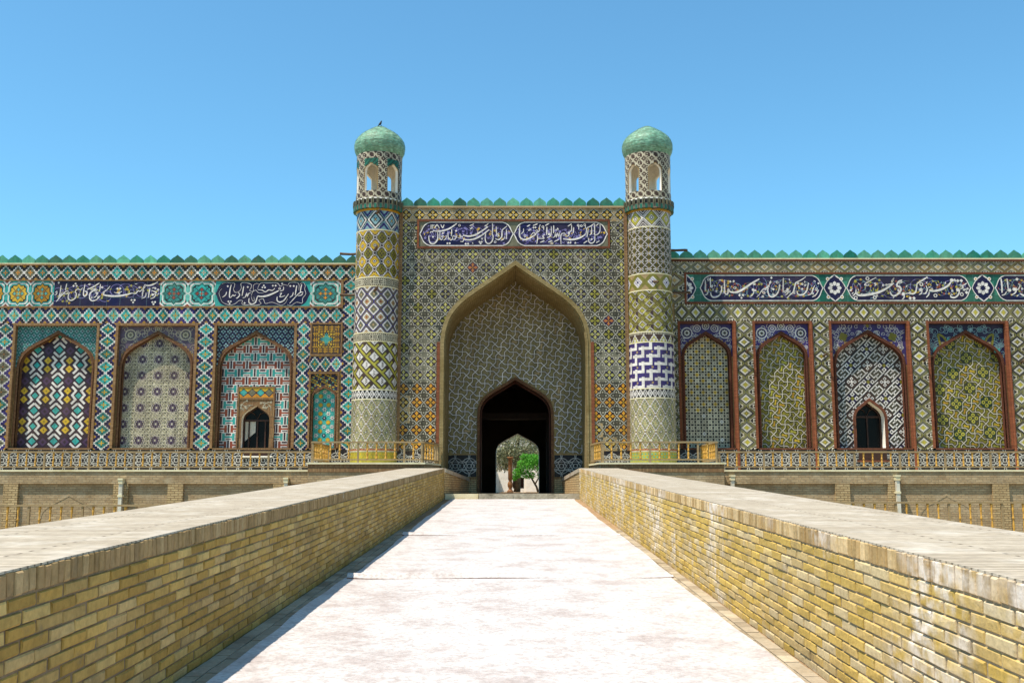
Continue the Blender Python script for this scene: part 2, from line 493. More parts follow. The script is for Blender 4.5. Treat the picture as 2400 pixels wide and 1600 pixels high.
# arch profile (half width 1): (dx from apex, drop below apex)
AP = [(0, 0), (.14, .10), (.27, .19), (.41, .285), (.54, .375), (.66, .46), (.76, .545), (.84, .63), (.905, .725), (.95, .83), (.98, .94), (1.0, 1.1)]
def arch(a, za, rise, z0, cx=0.0):
    """outline of a pointed opening from its left foot over the apex to its right foot"""
    k = rise / 1.1
    right = [(cx + a * x, za - y * k) for x, y in AP] + [(cx + a, z0)]
    left = [(cx - a * x, za - y * k) for x, y in AP][1:] + [(cx - a, z0)]
    return left[::-1] + right
def in_arch(a, za, rise, z0, cx=0.0, grow=0.0):
    k = rise / 1.1
    def f(x, z):
        d = abs(x - cx)
        if d >= a + grow or z < z0 - 1e-6: return False
        t = d / (a + grow)
        for (xa, ya), (xb, yb) in zip(AP, AP[1:]):
            if xa <= t <= xb:
                y = ya + (yb - ya) * (t - xa) / (xb - xa)
                return z <= za + grow * 1.1 - y * k
        return False
    return f
def plate_with_arch(m, x0, x1, z0, z1, out, D, col, cz=None):
    """a wall sheet from x0..x1, z0..z1 with the pointed opening cut out"""
    xl, xr = out[0][0], out[-1][0]
    f = lambda p: [(x, D, z) for x, z in p]
    if xl > x0: m.poly(f([(x0, z0), (xl, z0), (xl, z1), (x0, z1)]), col)
    if xr < x1: m.poly(f([(xr, z0), (x1, z0), (x1, z1), (xr, z1)]), col)
    for (xa, za), (xb, zb) in zip(out, out[1:]):
        if abs(xb - xa) < 1e-6: continue
        m.poly(f([(xa, za), (xb, zb), (xb, z1), (xa, z1)]), col)
    if out[0][1] > z0 + 1e-6:      # sill
        m.poly(f([(xl, z0), (xr, z0), (xr, out[0][1]), (xl, out[0][1])]), col)
def reveal(m, out, D0, D1, col, sill=False):
    for (xa, za), (xb, zb) in zip(out, out[1:]):
        m.poly([(xa, D0, za), (xa, D1, za), (xb, D1, zb), (xb, D0, zb)], col)
    if sill:
        (xa, za), (xb, zb) = out[-1], out[0]
        m.poly([(xa, D0, za), (xa, D1, za), (xb, D1, zb), (xb, D0, zb)], col)
def offset(out, d):
    res = []
    n = len(out)
    for i in range(n):
        a, b, c = out[max(i - 1, 0)], out[i], out[min(i + 1, n - 1)]
        def nr(p, q):
            l = math.hypot(q[0] - p[0], q[1] - p[1])
            return (-(q[1] - p[1]) / l, (q[0] - p[0]) / l) if l > 1e-9 else None
        n1, n2 = nr(a, b), nr(b, c)
        n1 = n1 or n2; n2 = n2 or n1
        mx, mz = n1[0] + n2[0], n1[1] + n2[1]
        l2 = mx * mx + mz * mz
        res.append((b[0] + 2 * mx / l2 * d, b[1] + 2 * mz / l2 * d))
    return res
def rib(m, out, d0, d1, Da, Db, col):
    """a raised moulding between two offsets of an arch, front at Da, back at Db"""
    o0, o1 = offset(out, d0), offset(out, d1)
    for i in range(len(out) - 1):
        a, b, c, d = o0[i], o0[i + 1], o1[i + 1], o1[i]
        m.poly([(a[0], Da, a[1]), (b[0], Da, b[1]), (c[0], Da, c[1]), (d[0], Da, d[1])], col)
        m.poly([(a[0], Db, a[1]), (b[0], Db, b[1]), (b[0], Da, b[1]), (a[0], Da, a[1])], col)
        m.poly([(d[0], Da, d[1]), (c[0], Da, c[1]), (c[0], Db, c[1]), (d[0], Db, d[1])], col)

# ---------------------------------------------------------------- tile motifs
def f_diamond(base, c0='orange', c1='black', c2='yellow', tri='navy', tip='purple', edge='white'):
    def f(i, j):
        x, y = i - 7, j - 7; d = abs(x) + abs(y)
        if d == 0: return c0
        if d <= 4 and (x == 0 or y == 0): return c1 if d > 2 else c2
        if d <= 2: return base
        if d <= 6: return base
        if d == 7: return edge
        if d == 8: return edge if (x + 20) % 2 else tri
        if d <= 11: return tri
        if d == 12: return tip
        return 'gold'
    return f
def f_green(core='lime', gr='ggreenD', rim='white'):
    def f(i, j):
        x, y = abs(i - 7), abs(j - 7); d = x + y
        if d == 0: return 'yellow'
        if d <= 2: return core
        if d == 3: return 'cream'
        if d == 4: return rim
        if d == 5: return 'black'
        if d <= 7: return gr
        if d == 8: return 'limeD'
        if d == 14: return 'black'
        if d == 13: return 'cream'
        if d == 12: return rim if x == y else 'black'
        if d in (10,) and (x + 2 * y) % 3 != 0: return 'cream'
        if (x + 2 * y) % 5 == 0: return 'cream'
        return 'black' if d > 9 else gr
    return f
def f_frieze_star(pet, pet2, ground='teal', cen='tealL'):
    def f(i, j):
        x, y = abs(i - 12), abs(j - 12); d = x + y; mx = max(x, y)
        if d <= 1: return cen
        if (abs(x - 4) + y <= 1) or (abs(y - 4) + x <= 1): return cen
        if (abs(x - 4) + y == 2) or (abs(y - 4) + x == 2): return 'navy'
        if mx <= 7 and d <= 12 or d <= 9:
            if x == y and d > 3: return 'navy'
            return pet if (d % 5) else pet2
        if mx <= 8 and d <= 14 or d <= 10: return 'black'
        if mx <= 9 and d <= 16 or d <= 11: return ground
        if mx <= 10 and d <= 18 or d <= 12: return 'white'
        dc = (12 - x) + (12 - y)
        if dc <= 1: return 'red'
        if dc <= 3: return 'white'
        if mx == 11 and min(x, y) > 6: return 'black'
        return ground
    return f
def f_ikat(i, j):            # 24 x 33 period
    x = i; y = j
    best = 99; bc = None
    for (cx, cy, r, c) in ((0, 6, 4, 'yellow'), (0, -4, 4, 'yellow'), (0, 18, 5, 'plum'), (12, 1, 4, 'teal'), (12, 18, 4, 'tealD')):
        dx = min(abs(x - cx), 24 - abs(x - cx)) if abs(x - cx) < 24 else 0
        dy = abs(y - cy) % 33; dy = min(dy, 33 - dy)
        d = dx + dy - r
        if d < best: best, bc = d, c
    if best <= 0: return bc
    if best <= 1: return 'plum'
    if best <= 3: return 'white'
    if best <= 5: return 'plum'
    if best <= 7: return 'white'
    return 'plum'
def f_pale(i, j):            # 18 x 18: fine star mesh with a purple rosette
    x, y = i - 8.5, j - 8.5
    r = math.hypot(x, y); a = math.atan2(y, x)
    if r < 6.2 + 0.9 * math.cos(10 * a):
        if r < 1.2: return 'cream'
        return 'purpG' if (int(r) % 2 == 0) ^ (math.cos(10 * a) > 0.3) else ('cream' if r > 4.2 else 'plum')
    k = (i * 5 + j * 3) % 4; m = (i - j * 2) % 3
    if (i % 3 == 0 and j % 3 == 0) or (i % 3 == 1 and j % 4 == 2): return 'black'
    if k == 0 and m == 0: return 'limeD'
    if k == 2: return 'ggreen'
    return 'cream'
def f_basket(i, j):          # 18 x 18: weave of long bricks, teal courses and red courses
    band = 'teal' if j >= 9 else 'red'
    y = j % 9; x = (i + (9 if j >= 9 else 0)) % 18
    if x in (15, 16): return 'plum'
    if x in (14, 17): return 'white'
    if x < 3 or 11 <= x < 14: return 'white' if y == 8 else band
    if x in (3, 10): return band if 3 <= y <= 4 else 'white'
    return ('white', 'plum', 'white', band, band, 'white', 'plum', 'plum', 'white')[y]
def f_quatre(fill):
    def f(i, j):
        x, y = abs(i - 3), abs(j - 3)
        if x == 3 and y == 3: return 'black'
        if x == 3 or y == 3: return 'black' if x + y <= 4 else 'cream'
        if x + y == 0: return 'black'
        if x == y: return 'cream' if x == 2 else fill
        return fill if x + y < 3 else 'cream'
    return f
def f_fret(i, j):            # 20 x 20: white diagonal key fret with flowers of small squares
    x, y = i - 9.5, j - 9.5
    s, t = x + y, x - y
    a = abs(x) + abs(y)
    if a < 5.2:
        u, v = abs(x), abs(y)
        return 'white' if (int(u + .5) + int(v + .5)) % 2 == 0 and a > 1.2 or (u < 1 and v > 2.4) or (v < 1 and u > 2.4) else 'brown'
    if a < 7.8: return 'ggreenD' if a > 6.2 else 'black'
    if a < 9.2: return 'white'
    if a < 10.4: return 'black'
    xx, yy = 10 - abs(x), 10 - abs(y)
    b = xx + yy
    if b < 4: return 'white' if int(b) % 2 == 0 else 'black'
    k = (int(s + 40)) % 6; l = (int(t + 40)) % 6
    if k in (0,) and l not in (3,): return 'white'
    if k == 1: return 'ggreen'
    if l in (0,) and k in (2, 3): return 'white'
    return 'ggreenD' if k == 4 else 'black'
def f_square_kufic(i, j):    # 27 x 27
    x, y = abs(i - 13), abs(j - 13); m = max(x, y)
    if m <= 3: return 'teal' if x + y <= 4 else 'yellow'
    if x + y <= 6: return 'teal' if (x + y) % 2 else 'navy'
    if m <= 6: return 'yellow' if (x * y) % 3 else 'brown'
    if m == 13: return 'brown'
    k = (i if x < y else j)
    if m in (8, 10, 12):
        return 'brown' if (k % 6) else 'gold'
    if m in (9, 11): return 'gold' if (k % 5) else 'brown'
    return 'yellow' if (i + j) % 3 else 'brown'
def f_hex(c0, c1, c2):
    def f(i, j):
        ii = (i + (2 if (j // 3) % 2 else 0)) % 4; jj = j % 3
        if ii == 1 and jj == 1: return c0
        if ii == 3: return c2
        return c1 if (ii + jj) % 2 else c2
    return f
# tower bands
def f_big(i, j):             # 20 x 24 lattice of double white lines, yellow and olive fields
    u, v = abs(i - 9.5) / 10, abs(j - 11.5) / 12
    if u + v < .2: return 'plum'
    if u + v < .34: return 'white'
    if u + v < .44: return 'plum'
    uu, vv = 1 - u, 1 - v
    if uu + vv < .2: return 'plum'
    if uu + vv < .34: return 'white'
    if uu + vv < .44: return 'plum'
    d = abs(u - v)
    if d < .1: return 'white'
    if d < .22: return 'plum'
    if v > u:
        r = u + vv
        return 'black' if r < .1 else ('white' if r < .24 else ('plum' if r < .34 else 'yellow'))
    r = uu + v
    if abs(uu - .22) + v < .13 or uu + abs(v - .22) < .13: return 'plum'
    return 'olive'
def f_lattice(i, j):         # purple lattice with white squares
    x, y = abs(i - 7.5), abs(j - 7.5); d = x + y
    if d < 2: return 'tan'
    if d < 4.2: return 'ggreen'
    if d < 6.2: return 'white'
    if d < 9: return 'purple'
    e = (8 - x) + (8 - y)
    if e < 2: return 'red'
    if e < 3.6: return 'tan'
    if e < 6: return 'white'
    return 'olive' if d < 10 else 'purple'
def f_lime_fret(i, j):
    s, t = (i + j) % 16, (i - j) % 16
    if s < 3 or (t < 3 and s < 10): return 'lime'
    if s in (3, 15) or t in (3, 15): return 'brown'
    k = max(abs(s - 9), abs(t - 9))
    if k <= 1: return 'brown' if k == 0 else 'white'
    if k == 2: return 'brown' if (s > 9) ^ (t > 9) else 'white'
    if k <= 4: return 'white'
    return 'brown'
def f_small(i, j):           # 8 x 8 white net on dark
    x, y = abs(i - 3.5), abs(j - 3.5); d = x + y
    if d < 1.5: return 'white'
    if d < 3: return 'black'
    if d < 4.5: return 'white'
    return 'black'
def f_pale_loz(i, j):        # 16 x 24 pale green lozenges
    x = abs(i - 7.5); y = abs(j - 11.5)
    d = x * 1.5 + y
    z = d % 12
    if abs(z - 11) < 0.9: return 'white'
    if abs(z - 9.6) < 0.8 or z < .6: return 'brown'
    if z < 2: return 'tan'
    if 4.6 < z < 5.6: return 'cream'
    if 5.6 <= z < 6.6: return 'ggreenD'
    return (.40, .38, .16) if (i // 3 + j // 4) % 3 else (.28, .27, .15)
def f_kufic(i, j):           # 24 x 9
    if j in (0, 8): return 'tanD'
    if j in (1, 7): return 'cream' if i % 2 else 'ggreenD'
    if i < 8:
        d = abs(i - 3.5) + abs(j - 4)
        return 'cream' if int(d) % 2 == 0 else 'ggreenD'
    if i in (8, 23) or j in (2, 6): return 'cream'
    return 'cream' if (j == 4 and i % 7 != 3) or (i % 5 == 1) else 'ggreenD'
def f_bluebig(i, j):
    x, y = abs(i - 9.5), abs(j - 9.5); d = x + y
    if d < 1.5: return 'gold'
    if d < 4: return 'navy' if x > 1 and y > 1 else 'sky'
    if d < 6: return 'sky'
    if d < 7.2: return 'black'
    if d < 9.2: return 'white'
    if d < 10.5: return 'black'
    if d < 13: return 'sky' if (i + j) % 3 else 'ggreenD'
    return 'purple' if d < 16 else 'sky'
def f_ell(i, j):             # interlocking L bricks, purple on white
    s = (i + 3 * j) % 10; t = (j - 3 * i) % 10
    if s in (0, 5) and t % 5 < 4: return 'white'
    if t % 5 == 0 or s % 5 == 4: return 'white'
    return 'purple' if (s < 5 or t < 5) else ('lime' if (i * j) % 5 == 0 else 'white')
def f_ell2(i, j):            # 16 x 16 woven L bricks
    for ox, oy in ((0, 0), (8, 8)):
        x, y = (i - ox) % 16, (j - oy) % 16
        if y < 3 and x < 12: return 'white'
        if 11 <= x < 14 and y < 12: return 'white'
    return 'tan' if (i % 16, j % 16) in ((5, 5), (6, 5), (5, 6), (6, 6)) else 'purple'
def f_tri(i, j):
    x = abs((i % 12) - 5.5)
    if j >= 9: return 'cream' if i % 2 else 'brown'
    if abs(j - (8 - x * 1.5)) < 1.2: return 'white'
    return 'brown' if j > 8 - x * 1.5 else ('white' if abs(x) + abs(j - 2) < 1.6 else 'lime')
def f_greendia(i, j):
    x, y = abs(i - 9.5), abs(j - 9.5); d = x + y
    if d < 1.2: return 'white'
    if d < 2.2: return 'brown'
    if d < 3.4: return 'white'
    if d < 7.5: return 'lime'
    if d < 8.6: return 'brown'
    if d < 10.2: return 'white'
    return 'brown' if int(d) % 3 else 'white'

PXM = 0.0163
def ikat_tile(w, h):
    p = Patch(); k = w / 51.0; S = lambda x, y: (x * k, y * h / 71.5)
    p.rect(-w / 2, w / 2, -h / 2, h / 2, 0.0, 'plum')
    dia = lambda c, r, hh, col: p.add([S(c[0] - r, c[1]), S(c[0], c[1] - r), S(c[0] + r, c[1]), S(c[0], c[1] + r)], hh, col)
    oy = 17.5
    for y in (10, -10): dia((0, y + oy), 9.0, .005, 'yellow'); dia((0, y + oy), 2.2, .007, 'olive')
    dia((0, -38 + oy), 10.5, .004, 'purpD'); dia((0, -38 + oy), 4, .006, 'plum')
    for sx in (-1, 1):
        p.line([S(sx * 9.5, 20.5 + oy), S(sx * 19.5, 10.5 + oy), S(sx * 9.5 + sx * 1.5, oy), S(sx * 19.5, -10.5 + oy), S(sx * 9.5, -20.5 + oy)], 5.2 * k, .006, 'white')
    for sx in (-25.5, 25.5):        # halves of the lozenges on the tile's edge
        s_ = -1 if sx > 0 else 1
        for (cy, r) in ((-1, 7.5), (-36, 9.0)):
            p.add([S(sx, cy + oy - r), S(sx + s_ * r, cy + oy), S(sx, cy + oy + r)], .005, 'teal')
        p.line([S(sx + s_ * 13, -31 + oy), S(sx, -19 + oy)], 5.0 * k, .0065, 'white')
        p.line([S(sx + s_ * 13, -41 + oy), S(sx, -53 + oy)], 5.0 * k, .0065, 'white')
    return p
def fret_tile(w, h):
    p = Patch(); k = w / 78.0; S = lambda x, y: (x * k, y * h / 78.0)
    p.rect(-w / 2, w / 2, -h / 2, h / 2, 0.0, 'ink')
    def dia(c, r, hh, col):
        pts = [(c[0] - r, c[1]), (c[0], c[1] - r), (c[0] + r, c[1]), (c[0], c[1] + r)]
        pts = [S(max(-39, min(39, x)), max(-39, min(39, y))) for x, y in pts]
        p.add(pts, hh, col)
    def flower(c, d, r, mid):
        for (dx, dy) in ((d, 0), (-d, 0), (0, d), (0, -d)):
            x, y = c[0] + dx, c[1] + dy
            if abs(x) > 39 or abs(y) > 39: continue
            dia((x, y), r, .006, 'white'); dia((x, y), r * .42, .008, 'black')
        dia(c, r * .9, .007, mid)
    for c in ((0, 0), (39, 39), (-39, 39), (39, -39), (-39, -39)):
        dia(c, 17, .003, 'brown'); flower(c, 7.5, 4.6, 'white')
    for c in ((39, 0), (-39, 0), (0, 39), (0, -39)):
        dia(c, 17, .003, 'navy'); flower(c, 10, 6, 'olive')
    q = math.sqrt(.5)
    for sx in (-1, 1):
        for sy in (-1, 1):
            c = (19.5 * sx, 19.5 * sy)
            T = lambda a, b: S(c[0] + (a - b) * q, c[1] + (a + b) * q)
            p.add([T(-14, -10), T(14, -10), T(14, 10), T(-14, 10)], .002, 'ggreenD')
            for L in ([(-16, 11), (16, 11)], [(-16, -11), (16, -11)], [(-11, 11), (-11, -3), (-2, -3)], [(11, -11), (11, 3), (2, 3)], [(-4, 4), (5, 4), (5, 11)], [(4, -4), (-5, -4), (-5, -11)]):
                p.line([T(*a) for a in L], 2.7 * k, .0095, 'white')
    return p
def portal_star(w, h, pet, hi, dark='navy', ground='ggreenD'):
    p = Patch()
    S = lambda x, y: (x * w, y * h)
    p.rect(-w / 2, w / 2, -h / 2, h / 2, 0.0, ground)
    q = [(-.5, 0), (-.33, .18), (-.33, .31), (-.19, .31), (0, .5)]
    right = [(-x, y) for x, y in q][::-1]
    up = q + right[1:]
    loop = up + [(-x, -y) for x, y in up][1:-1]
    p.add([S(*a) for a in loop], 0.003, dark)
    # pieces of the outline, cut so that clipped tiles keep what they can
    p.line([S(*a) for a in loop], 0.03, 0.007, (.40, .37, .29), closed=True)
    for a in range(4):
        c, s_ = math.cos(a * math.pi / 2), math.sin(a * math.pi / 2)
        rot = lambda x, y: S(x * c - y * s_, x * s_ + y * c)
        p.add([rot(.05, 0), rot(.21, -.13), rot(.39, 0), rot(.21, .13)], 0.006, pet)
        p.add([rot(.03, -.018), rot(.30, -.018), rot(.30, .018), rot(.03, .018)], 0.008, hi)
    for sx in (-1, 1):
        for sy in (-1, 1):
            for (dx, dy) in ((.24, 0), (0, .24)):
                x, y = sx * (.5 - dx), sy * (.5 - dy)
                if dx == 0: x = sx * .48
                if dy == 0: y = sy * .48
                p.add([S(x - .05, y), S(x, y - .05), S(x + .05, y), S(x, y + .05)], 0.004, 'cream')
            p.add([S(sx * .46 - .03, sy * .46), S(sx * .46, sy * .46 - .03), S(sx * .46 + .03, sy * .46), S(sx * .46, sy * .46 + .03)], 0.004, 'grey')
    return p

def dado_tile(w, h, dark='navy'):
    p = Patch()
    p.rect(-w / 2, w / 2, -h / 2, h / 2, 0.0, dark)
    lw = 0.027; r = 0.36 * h
    def arc(cx, cy, rr, hh, n=20):
        for k in range(n):
            a0, a1 = 2 * math.pi * k / n, 2 * math.pi * (k + 1) / n
            A = (cx + rr * math.cos(a0), cy + rr * math.sin(a0)); B = (cx + rr * math.cos(a1), cy + rr * math.sin(a1))
            mx, my = (A[0] + B[0]) / 2, (A[1] + B[1]) / 2
            if abs(mx) < w / 2 and abs(my) < h / 2: p.seg(A, B, lw, lw, hh, (.46, .44, .40))
    arc(0, 0, r, 0.006)
    for sx in (-1, 1):
        for sy in (-1, 1): arc(sx * w / 2, sy * h / 2, r, 0.009)
        arc(sx * w / 2, 0, r * 0.62, 0.0075)
    arc(0, 0, r * 0.28, 0.006, 6)
    arc(-w / 2, 0, r * 0.28, 0.006, 6); arc(w / 2, 0, r * 0.28, 0.006, 6)
    arc(0, 0, r * 0.62, 0.0045, 6)
    return p

STRAP = dict(px=1.0)
def strap_cell(s, ground, patch_c, lw=2.1, dk=4.8, edge='black', line='cream', n=1, flower=False):
    """one lattice cell of the interlaced strapwork; s = metres per photo pixel"""
    p = Patch()
    k = s / 9.8
    h_, d_ = 80 * k, 125 * k
    A = [(0, 0), (h_, 0), (h_ + d_, -d_), (2 * h_ + d_, -d_)]
    B = [(0, 0), (0, -h_), (-d_, -h_ - d_), (-d_, -2 * h_ - d_)]
    p.line(A, dk * s, 0.004, edge, n); p.line(B, dk * s, 0.006, edge, n)
    p.line(A, lw * s, 0.010, line, n); p.line(B, lw * s, 0.012, line, n)
    # spools of coloured brick between the straps
    ax, ay = 205 * k, 80 * k; bx, by = 80 * k, -205 * k
    for (cx, cy, rot) in ((ax * .5, ay * .5, 0), (bx * .5, by * .5, 1)):
        q = [(-.62, -.34), (-.2, -.14), (.2, -.14), (.62, -.34), (.62, .34), (.2, .14), (-.2, .14), (-.62, .34)]
        pts = [((-y if rot else x) * 85 * k + cx, (x if rot else y) * 85 * k + cy) for x, y in q]
        p.add(pts, 0.002, patch_c)
    if flower:
        pass
    return p
def strapwork(parent, s, x0, x1, z0, z1, D, inside, ground, patches, ox, oz, name='strap_tile', **kw):
    k = s / 9.8
    a = (205 * k, 80 * k); b = (80 * k, -205 * k)
    cache = {}
    n = 0
    N = int((x1 - x0 + z1 - z0) / (200 * k)) + 4
    for i in range(-N, N):
        for j in range(-N, N):
            cx, cz = ox + i * a[0] + j * b[0], oz + i * a[1] + j * b[1]
            if not (x0 - .8 < cx < x1 + .8 and z0 - .8 < cz < z1 + .8): continue
            pc = patches[(i * 7 + j * 13 + (i * j) % 5) % len(patches)]
            pts = [(cx + u * s, cz + v * s) for u in (-16, -8, 0, 10, 20, 29) for v in (-30, -20, -10, 0, 6)]
            t = [x0 < u < x1 and z0 < v < z1 and inside(u, v) for u, v in pts]
            if not any(t): continue
            if all(t):
                if pc not in cache: cache[pc] = strap_cell(s, ground, pc, **kw).mb(seed=3).mesh(name, M['glaze'])
                obj(name, cache[pc], parent, (cx, D, cz))
            else:
                q = strap_cell(s, ground, pc, n=5, **kw).clip(lambda u, v: x0 < u + cx < x1 and z0 < v + cz < z1 and inside(u + cx, v + cz))
                if len(q.p) < 2: continue
                obj(name, q.mb(seed=n).mesh(name, M['glaze']), parent, (cx, D, cz))
            n += 1
    return n

# ---------------------------------------------------------------- inscriptions, traced stroke by stroke
def smooth(pts, n=5):
    if len(pts) < 3: return pts
    q = [pts[0]] + pts + [pts[-1]]
    res = []
    for i in range(1, len(q) - 2):
        p0, p1, p2, p3 = q[i - 1], q[i], q[i + 1], q[i + 2]
        for k in range(n):
            t = k / n
            res.append(tuple(0.5 * (2 * p1[m] + (p2[m] - p0[m]) * t + (2 * p0[m] - 5 * p1[m] + 4 * p2[m] - p3[m]) * t * t + (3 * p1[m] - p0[m] - 3 * p2[m] + p3[m]) * t ** 3) for m in (0, 1)))
    res.append(pts[-1])
    return res
def parse(s):
    out = []
    for item in s.split('|'):
        item = item.strip()
        if not item: continue
        kind, rest = item.split(':')
        nums = [tuple(float(c) for c in t.split(',')) for t in rest.split()]
        out.append((kind, nums))
    return out
def lettering(text, bounds, rect, sc=1.15, col='white', h=0.010):
    """text: strokes in tracing units; bounds = the cartouche there; rect = its place on the wall"""
    xl, xr, yt, yb = bounds; X0, X1, Z0, Z1 = rect
    kx = (X1 - X0) / (xr - xl); kz = (Z1 - Z0) / (yb - yt)
    T = lambda p: (X0 + (p[0] - xl) * kx, Z1 - (p[1] - yt) * kz)
    k = (kx + kz) / 2 * sc
    pt = Patch()
    for idx, (kind, pts) in enumerate(text):
        hh = h + 0.0006 * (idx % 9)
        if kind == 'd':
            for x, y in pts:
                c = T((x, y)); r = 23 * k
                pt.add([(c[0] - r, c[1]), (c[0], c[1] - r), (c[0] + r, c[1]), (c[0], c[1] + r)], hh, col)
        elif kind == 'o':
            for x, y in pts: pt.ring(T((x, y)), 20 * k, 11 * k, hh, col, 9)
        elif kind == 'b':
            for x, y in pts: pt.disc(T((x, y)), 24 * k, hh, col, 9)
        else:
            w = float(kind) * k
            q = smooth([T(p) for p in pts])
            n = len(q)
            ws = [w * (0.55 + 0.62 * math.sin(math.pi * min(1, max(0, (i + .6) / n))) ** 0.8) for i in range(n)]
            pt.line(q, ws, hh, col)
    return pt
def scrolls(rect, seed, n=10, cols=('white', 'sky'), flowers=('red', 'yellow', 'lime', 'white'), w=0.012, inside=None):
    w *= 1.25
    r = random.Random(seed); X0, X1, Z0, Z1 = rect; H = Z1 - Z0
    p = Patch()
    ok = inside or (lambda x, z: X0 < x < X1 and Z0 < z < Z1)
    for k in range(n):
        cx = X0 + (k + .5 + r.uniform(-.2, .2)) / n * (X1 - X0); cz = Z0 + H * (.5 + r.uniform(-.12, .12))
        R0 = H * r.uniform(.28, .44); sg = r.choice((-1, 1)); a0 = r.uniform(0, 6.28)
        pts = []
        for i in range(22):
            t = i / 21
            a = a0 + sg * t * 8.5; rr = R0 * (1 - .75 * t)
            pts.append((cx + rr * math.cos(a), cz + rr * math.sin(a)))
        for a, b in zip(pts, pts[1:]):
            if ok(*a) and ok(*b): p.seg(a, b, w, w, 0.0035 + 0.0002 * (k % 6), r.choice(cols))
        for i in range(7):
            a = pts[r.randrange(22)]
            if not ok(*a): continue
            c = r.choice(flowers)
            if r.random() < .5:
                for q in range(5):
                    an = q * 1.2566
                    p.disc((a[0] + .028 * math.cos(an), a[1] + .028 * math.sin(an)), .019, 0.006 + .0004 * i, c, 6)
            else:
                an = r.uniform(0, 3.14)
                p.add([(a[0] - .06 * math.cos(an), a[1] - .06 * math.sin(an)), (a[0] + .02 * math.sin(an), a[1] - .02 * math.cos(an)),
                       (a[0] + .06 * math.cos(an), a[1] + .06 * math.sin(an)), (a[0] - .02 * math.sin(an), a[1] + .02 * math.cos(an))], 0.005 + .0004 * i, c)
    return p
def cartouche_shape(rect, cut=0.22, n=6):
    X0, X1, Z0, Z1 = rect; H = Z1 - Z0; zc = (Z0 + Z1) / 2; c = H * cut * 2
    right = []
    for k in range(n + 1):
        t = k / n
        right.append((X1 - c * (1 - t) ** 1.0 * (1 - .35 * math.sin(math.pi * t)), Z1 - H / 2 * t ** 1.25))
    low = [(x, 2 * zc - z) for x, z in right[::-1]][1:]
    rr = right + low
    ll = [(X0 + X1 - x, z) for x, z in rr][::-1]
    return rr + ll

TXT = {}
TXT['r1'] = parse("18:108,160 112,260 108,370|16:165,330 150,400 125,435 90,435|18:205,110 205,200 205,300|14:205,300 235,260 240,290 215,305|22:205,395 210,440 240,480 300,480 370,440 405,360 415,270|d:312,368|18:465,160 465,300 470,420|22:470,420 505,430 525,400 535,330 560,380|34:555,380 640,392 740,372 860,300 980,220 1120,140|d:575,190 640,182 740,450 805,440 775,495|b:995,345|15:1015,350 1000,410 960,460 930,470|17:1315,210 1290,270 1240,310 1190,330 1150,370 1110,430 1060,480|d:1178,468|23:1270,330 1275,400 1300,460 1360,475 1430,430 1475,350 1500,240|d:1375,335|19:1570,120 1560,260 1555,400|b:1640,335|15:1655,350 1640,410 1590,445|19:1990,100 1900,160 1800,210 1785,250 1760,340 1730,400 1680,440 1620,500|23:1815,370 1825,420 1870,440 1930,430 1990,370 2015,300 2035,210|d:1912,330|b:2075,340 2085,345|16:2150,260 2120,320 2100,380 2060,430 2010,445|15:2220,345 2190,400 2150,450 2090,480|d:2220,225 1345,120|o:1595,380 1450,205 1195,400 655,310 165,150 2175,330")
TXT['r2'] = parse("14:160,240 150,290 110,325|26:160,280 180,312 240,318 360,302 480,272 590,215 670,160|12:580,180 640,170 670,160|14:640,140 668,105 650,150|12:440,85 370,120 300,160 280,185 330,190 325,170|21:785,120 735,140 710,190 750,210 760,250 720,300 660,325 625,300 620,270|b:790,300|13:805,305 795,350 770,370|15:815,300 860,290 920,300 960,270 975,200 985,160|15:985,165 1060,120 1130,80|d:880,355 930,355|b:1030,245|13:1045,250 1035,290 1000,310|13:1100,190 1115,240 1090,290 1060,295|13:1140,270 1130,310 1095,345|24:1140,250 1200,262 1300,242 1400,190 1445,135|b:1450,122|12:1470,130 1490,110 1492,135|d:1530,130 1580,128|14:1650,160 1600,190 1560,185 1600,215 1560,235|b:1525,245|18:1550,240 1530,305 1480,345 1430,340 1425,310|d:1640,280|o:320,100 1040,175 1220,320 405,345 150,350 1575,305")
TXT['r3'] = parse("17:2085,90 2090,180 2085,280|13:2150,260 2120,300 2080,310|15:2165,90 2170,160 2172,240|b:2188,245 2252,232|15:2280,210 2270,270 2210,310|13:2340,170 2310,230 2275,235|d:2300,100|24:2330,290 2400,320 2500,290 2600,200|17:2680,100 2670,290|17:2780,110 2770,290|d:2480,150 2530,150")
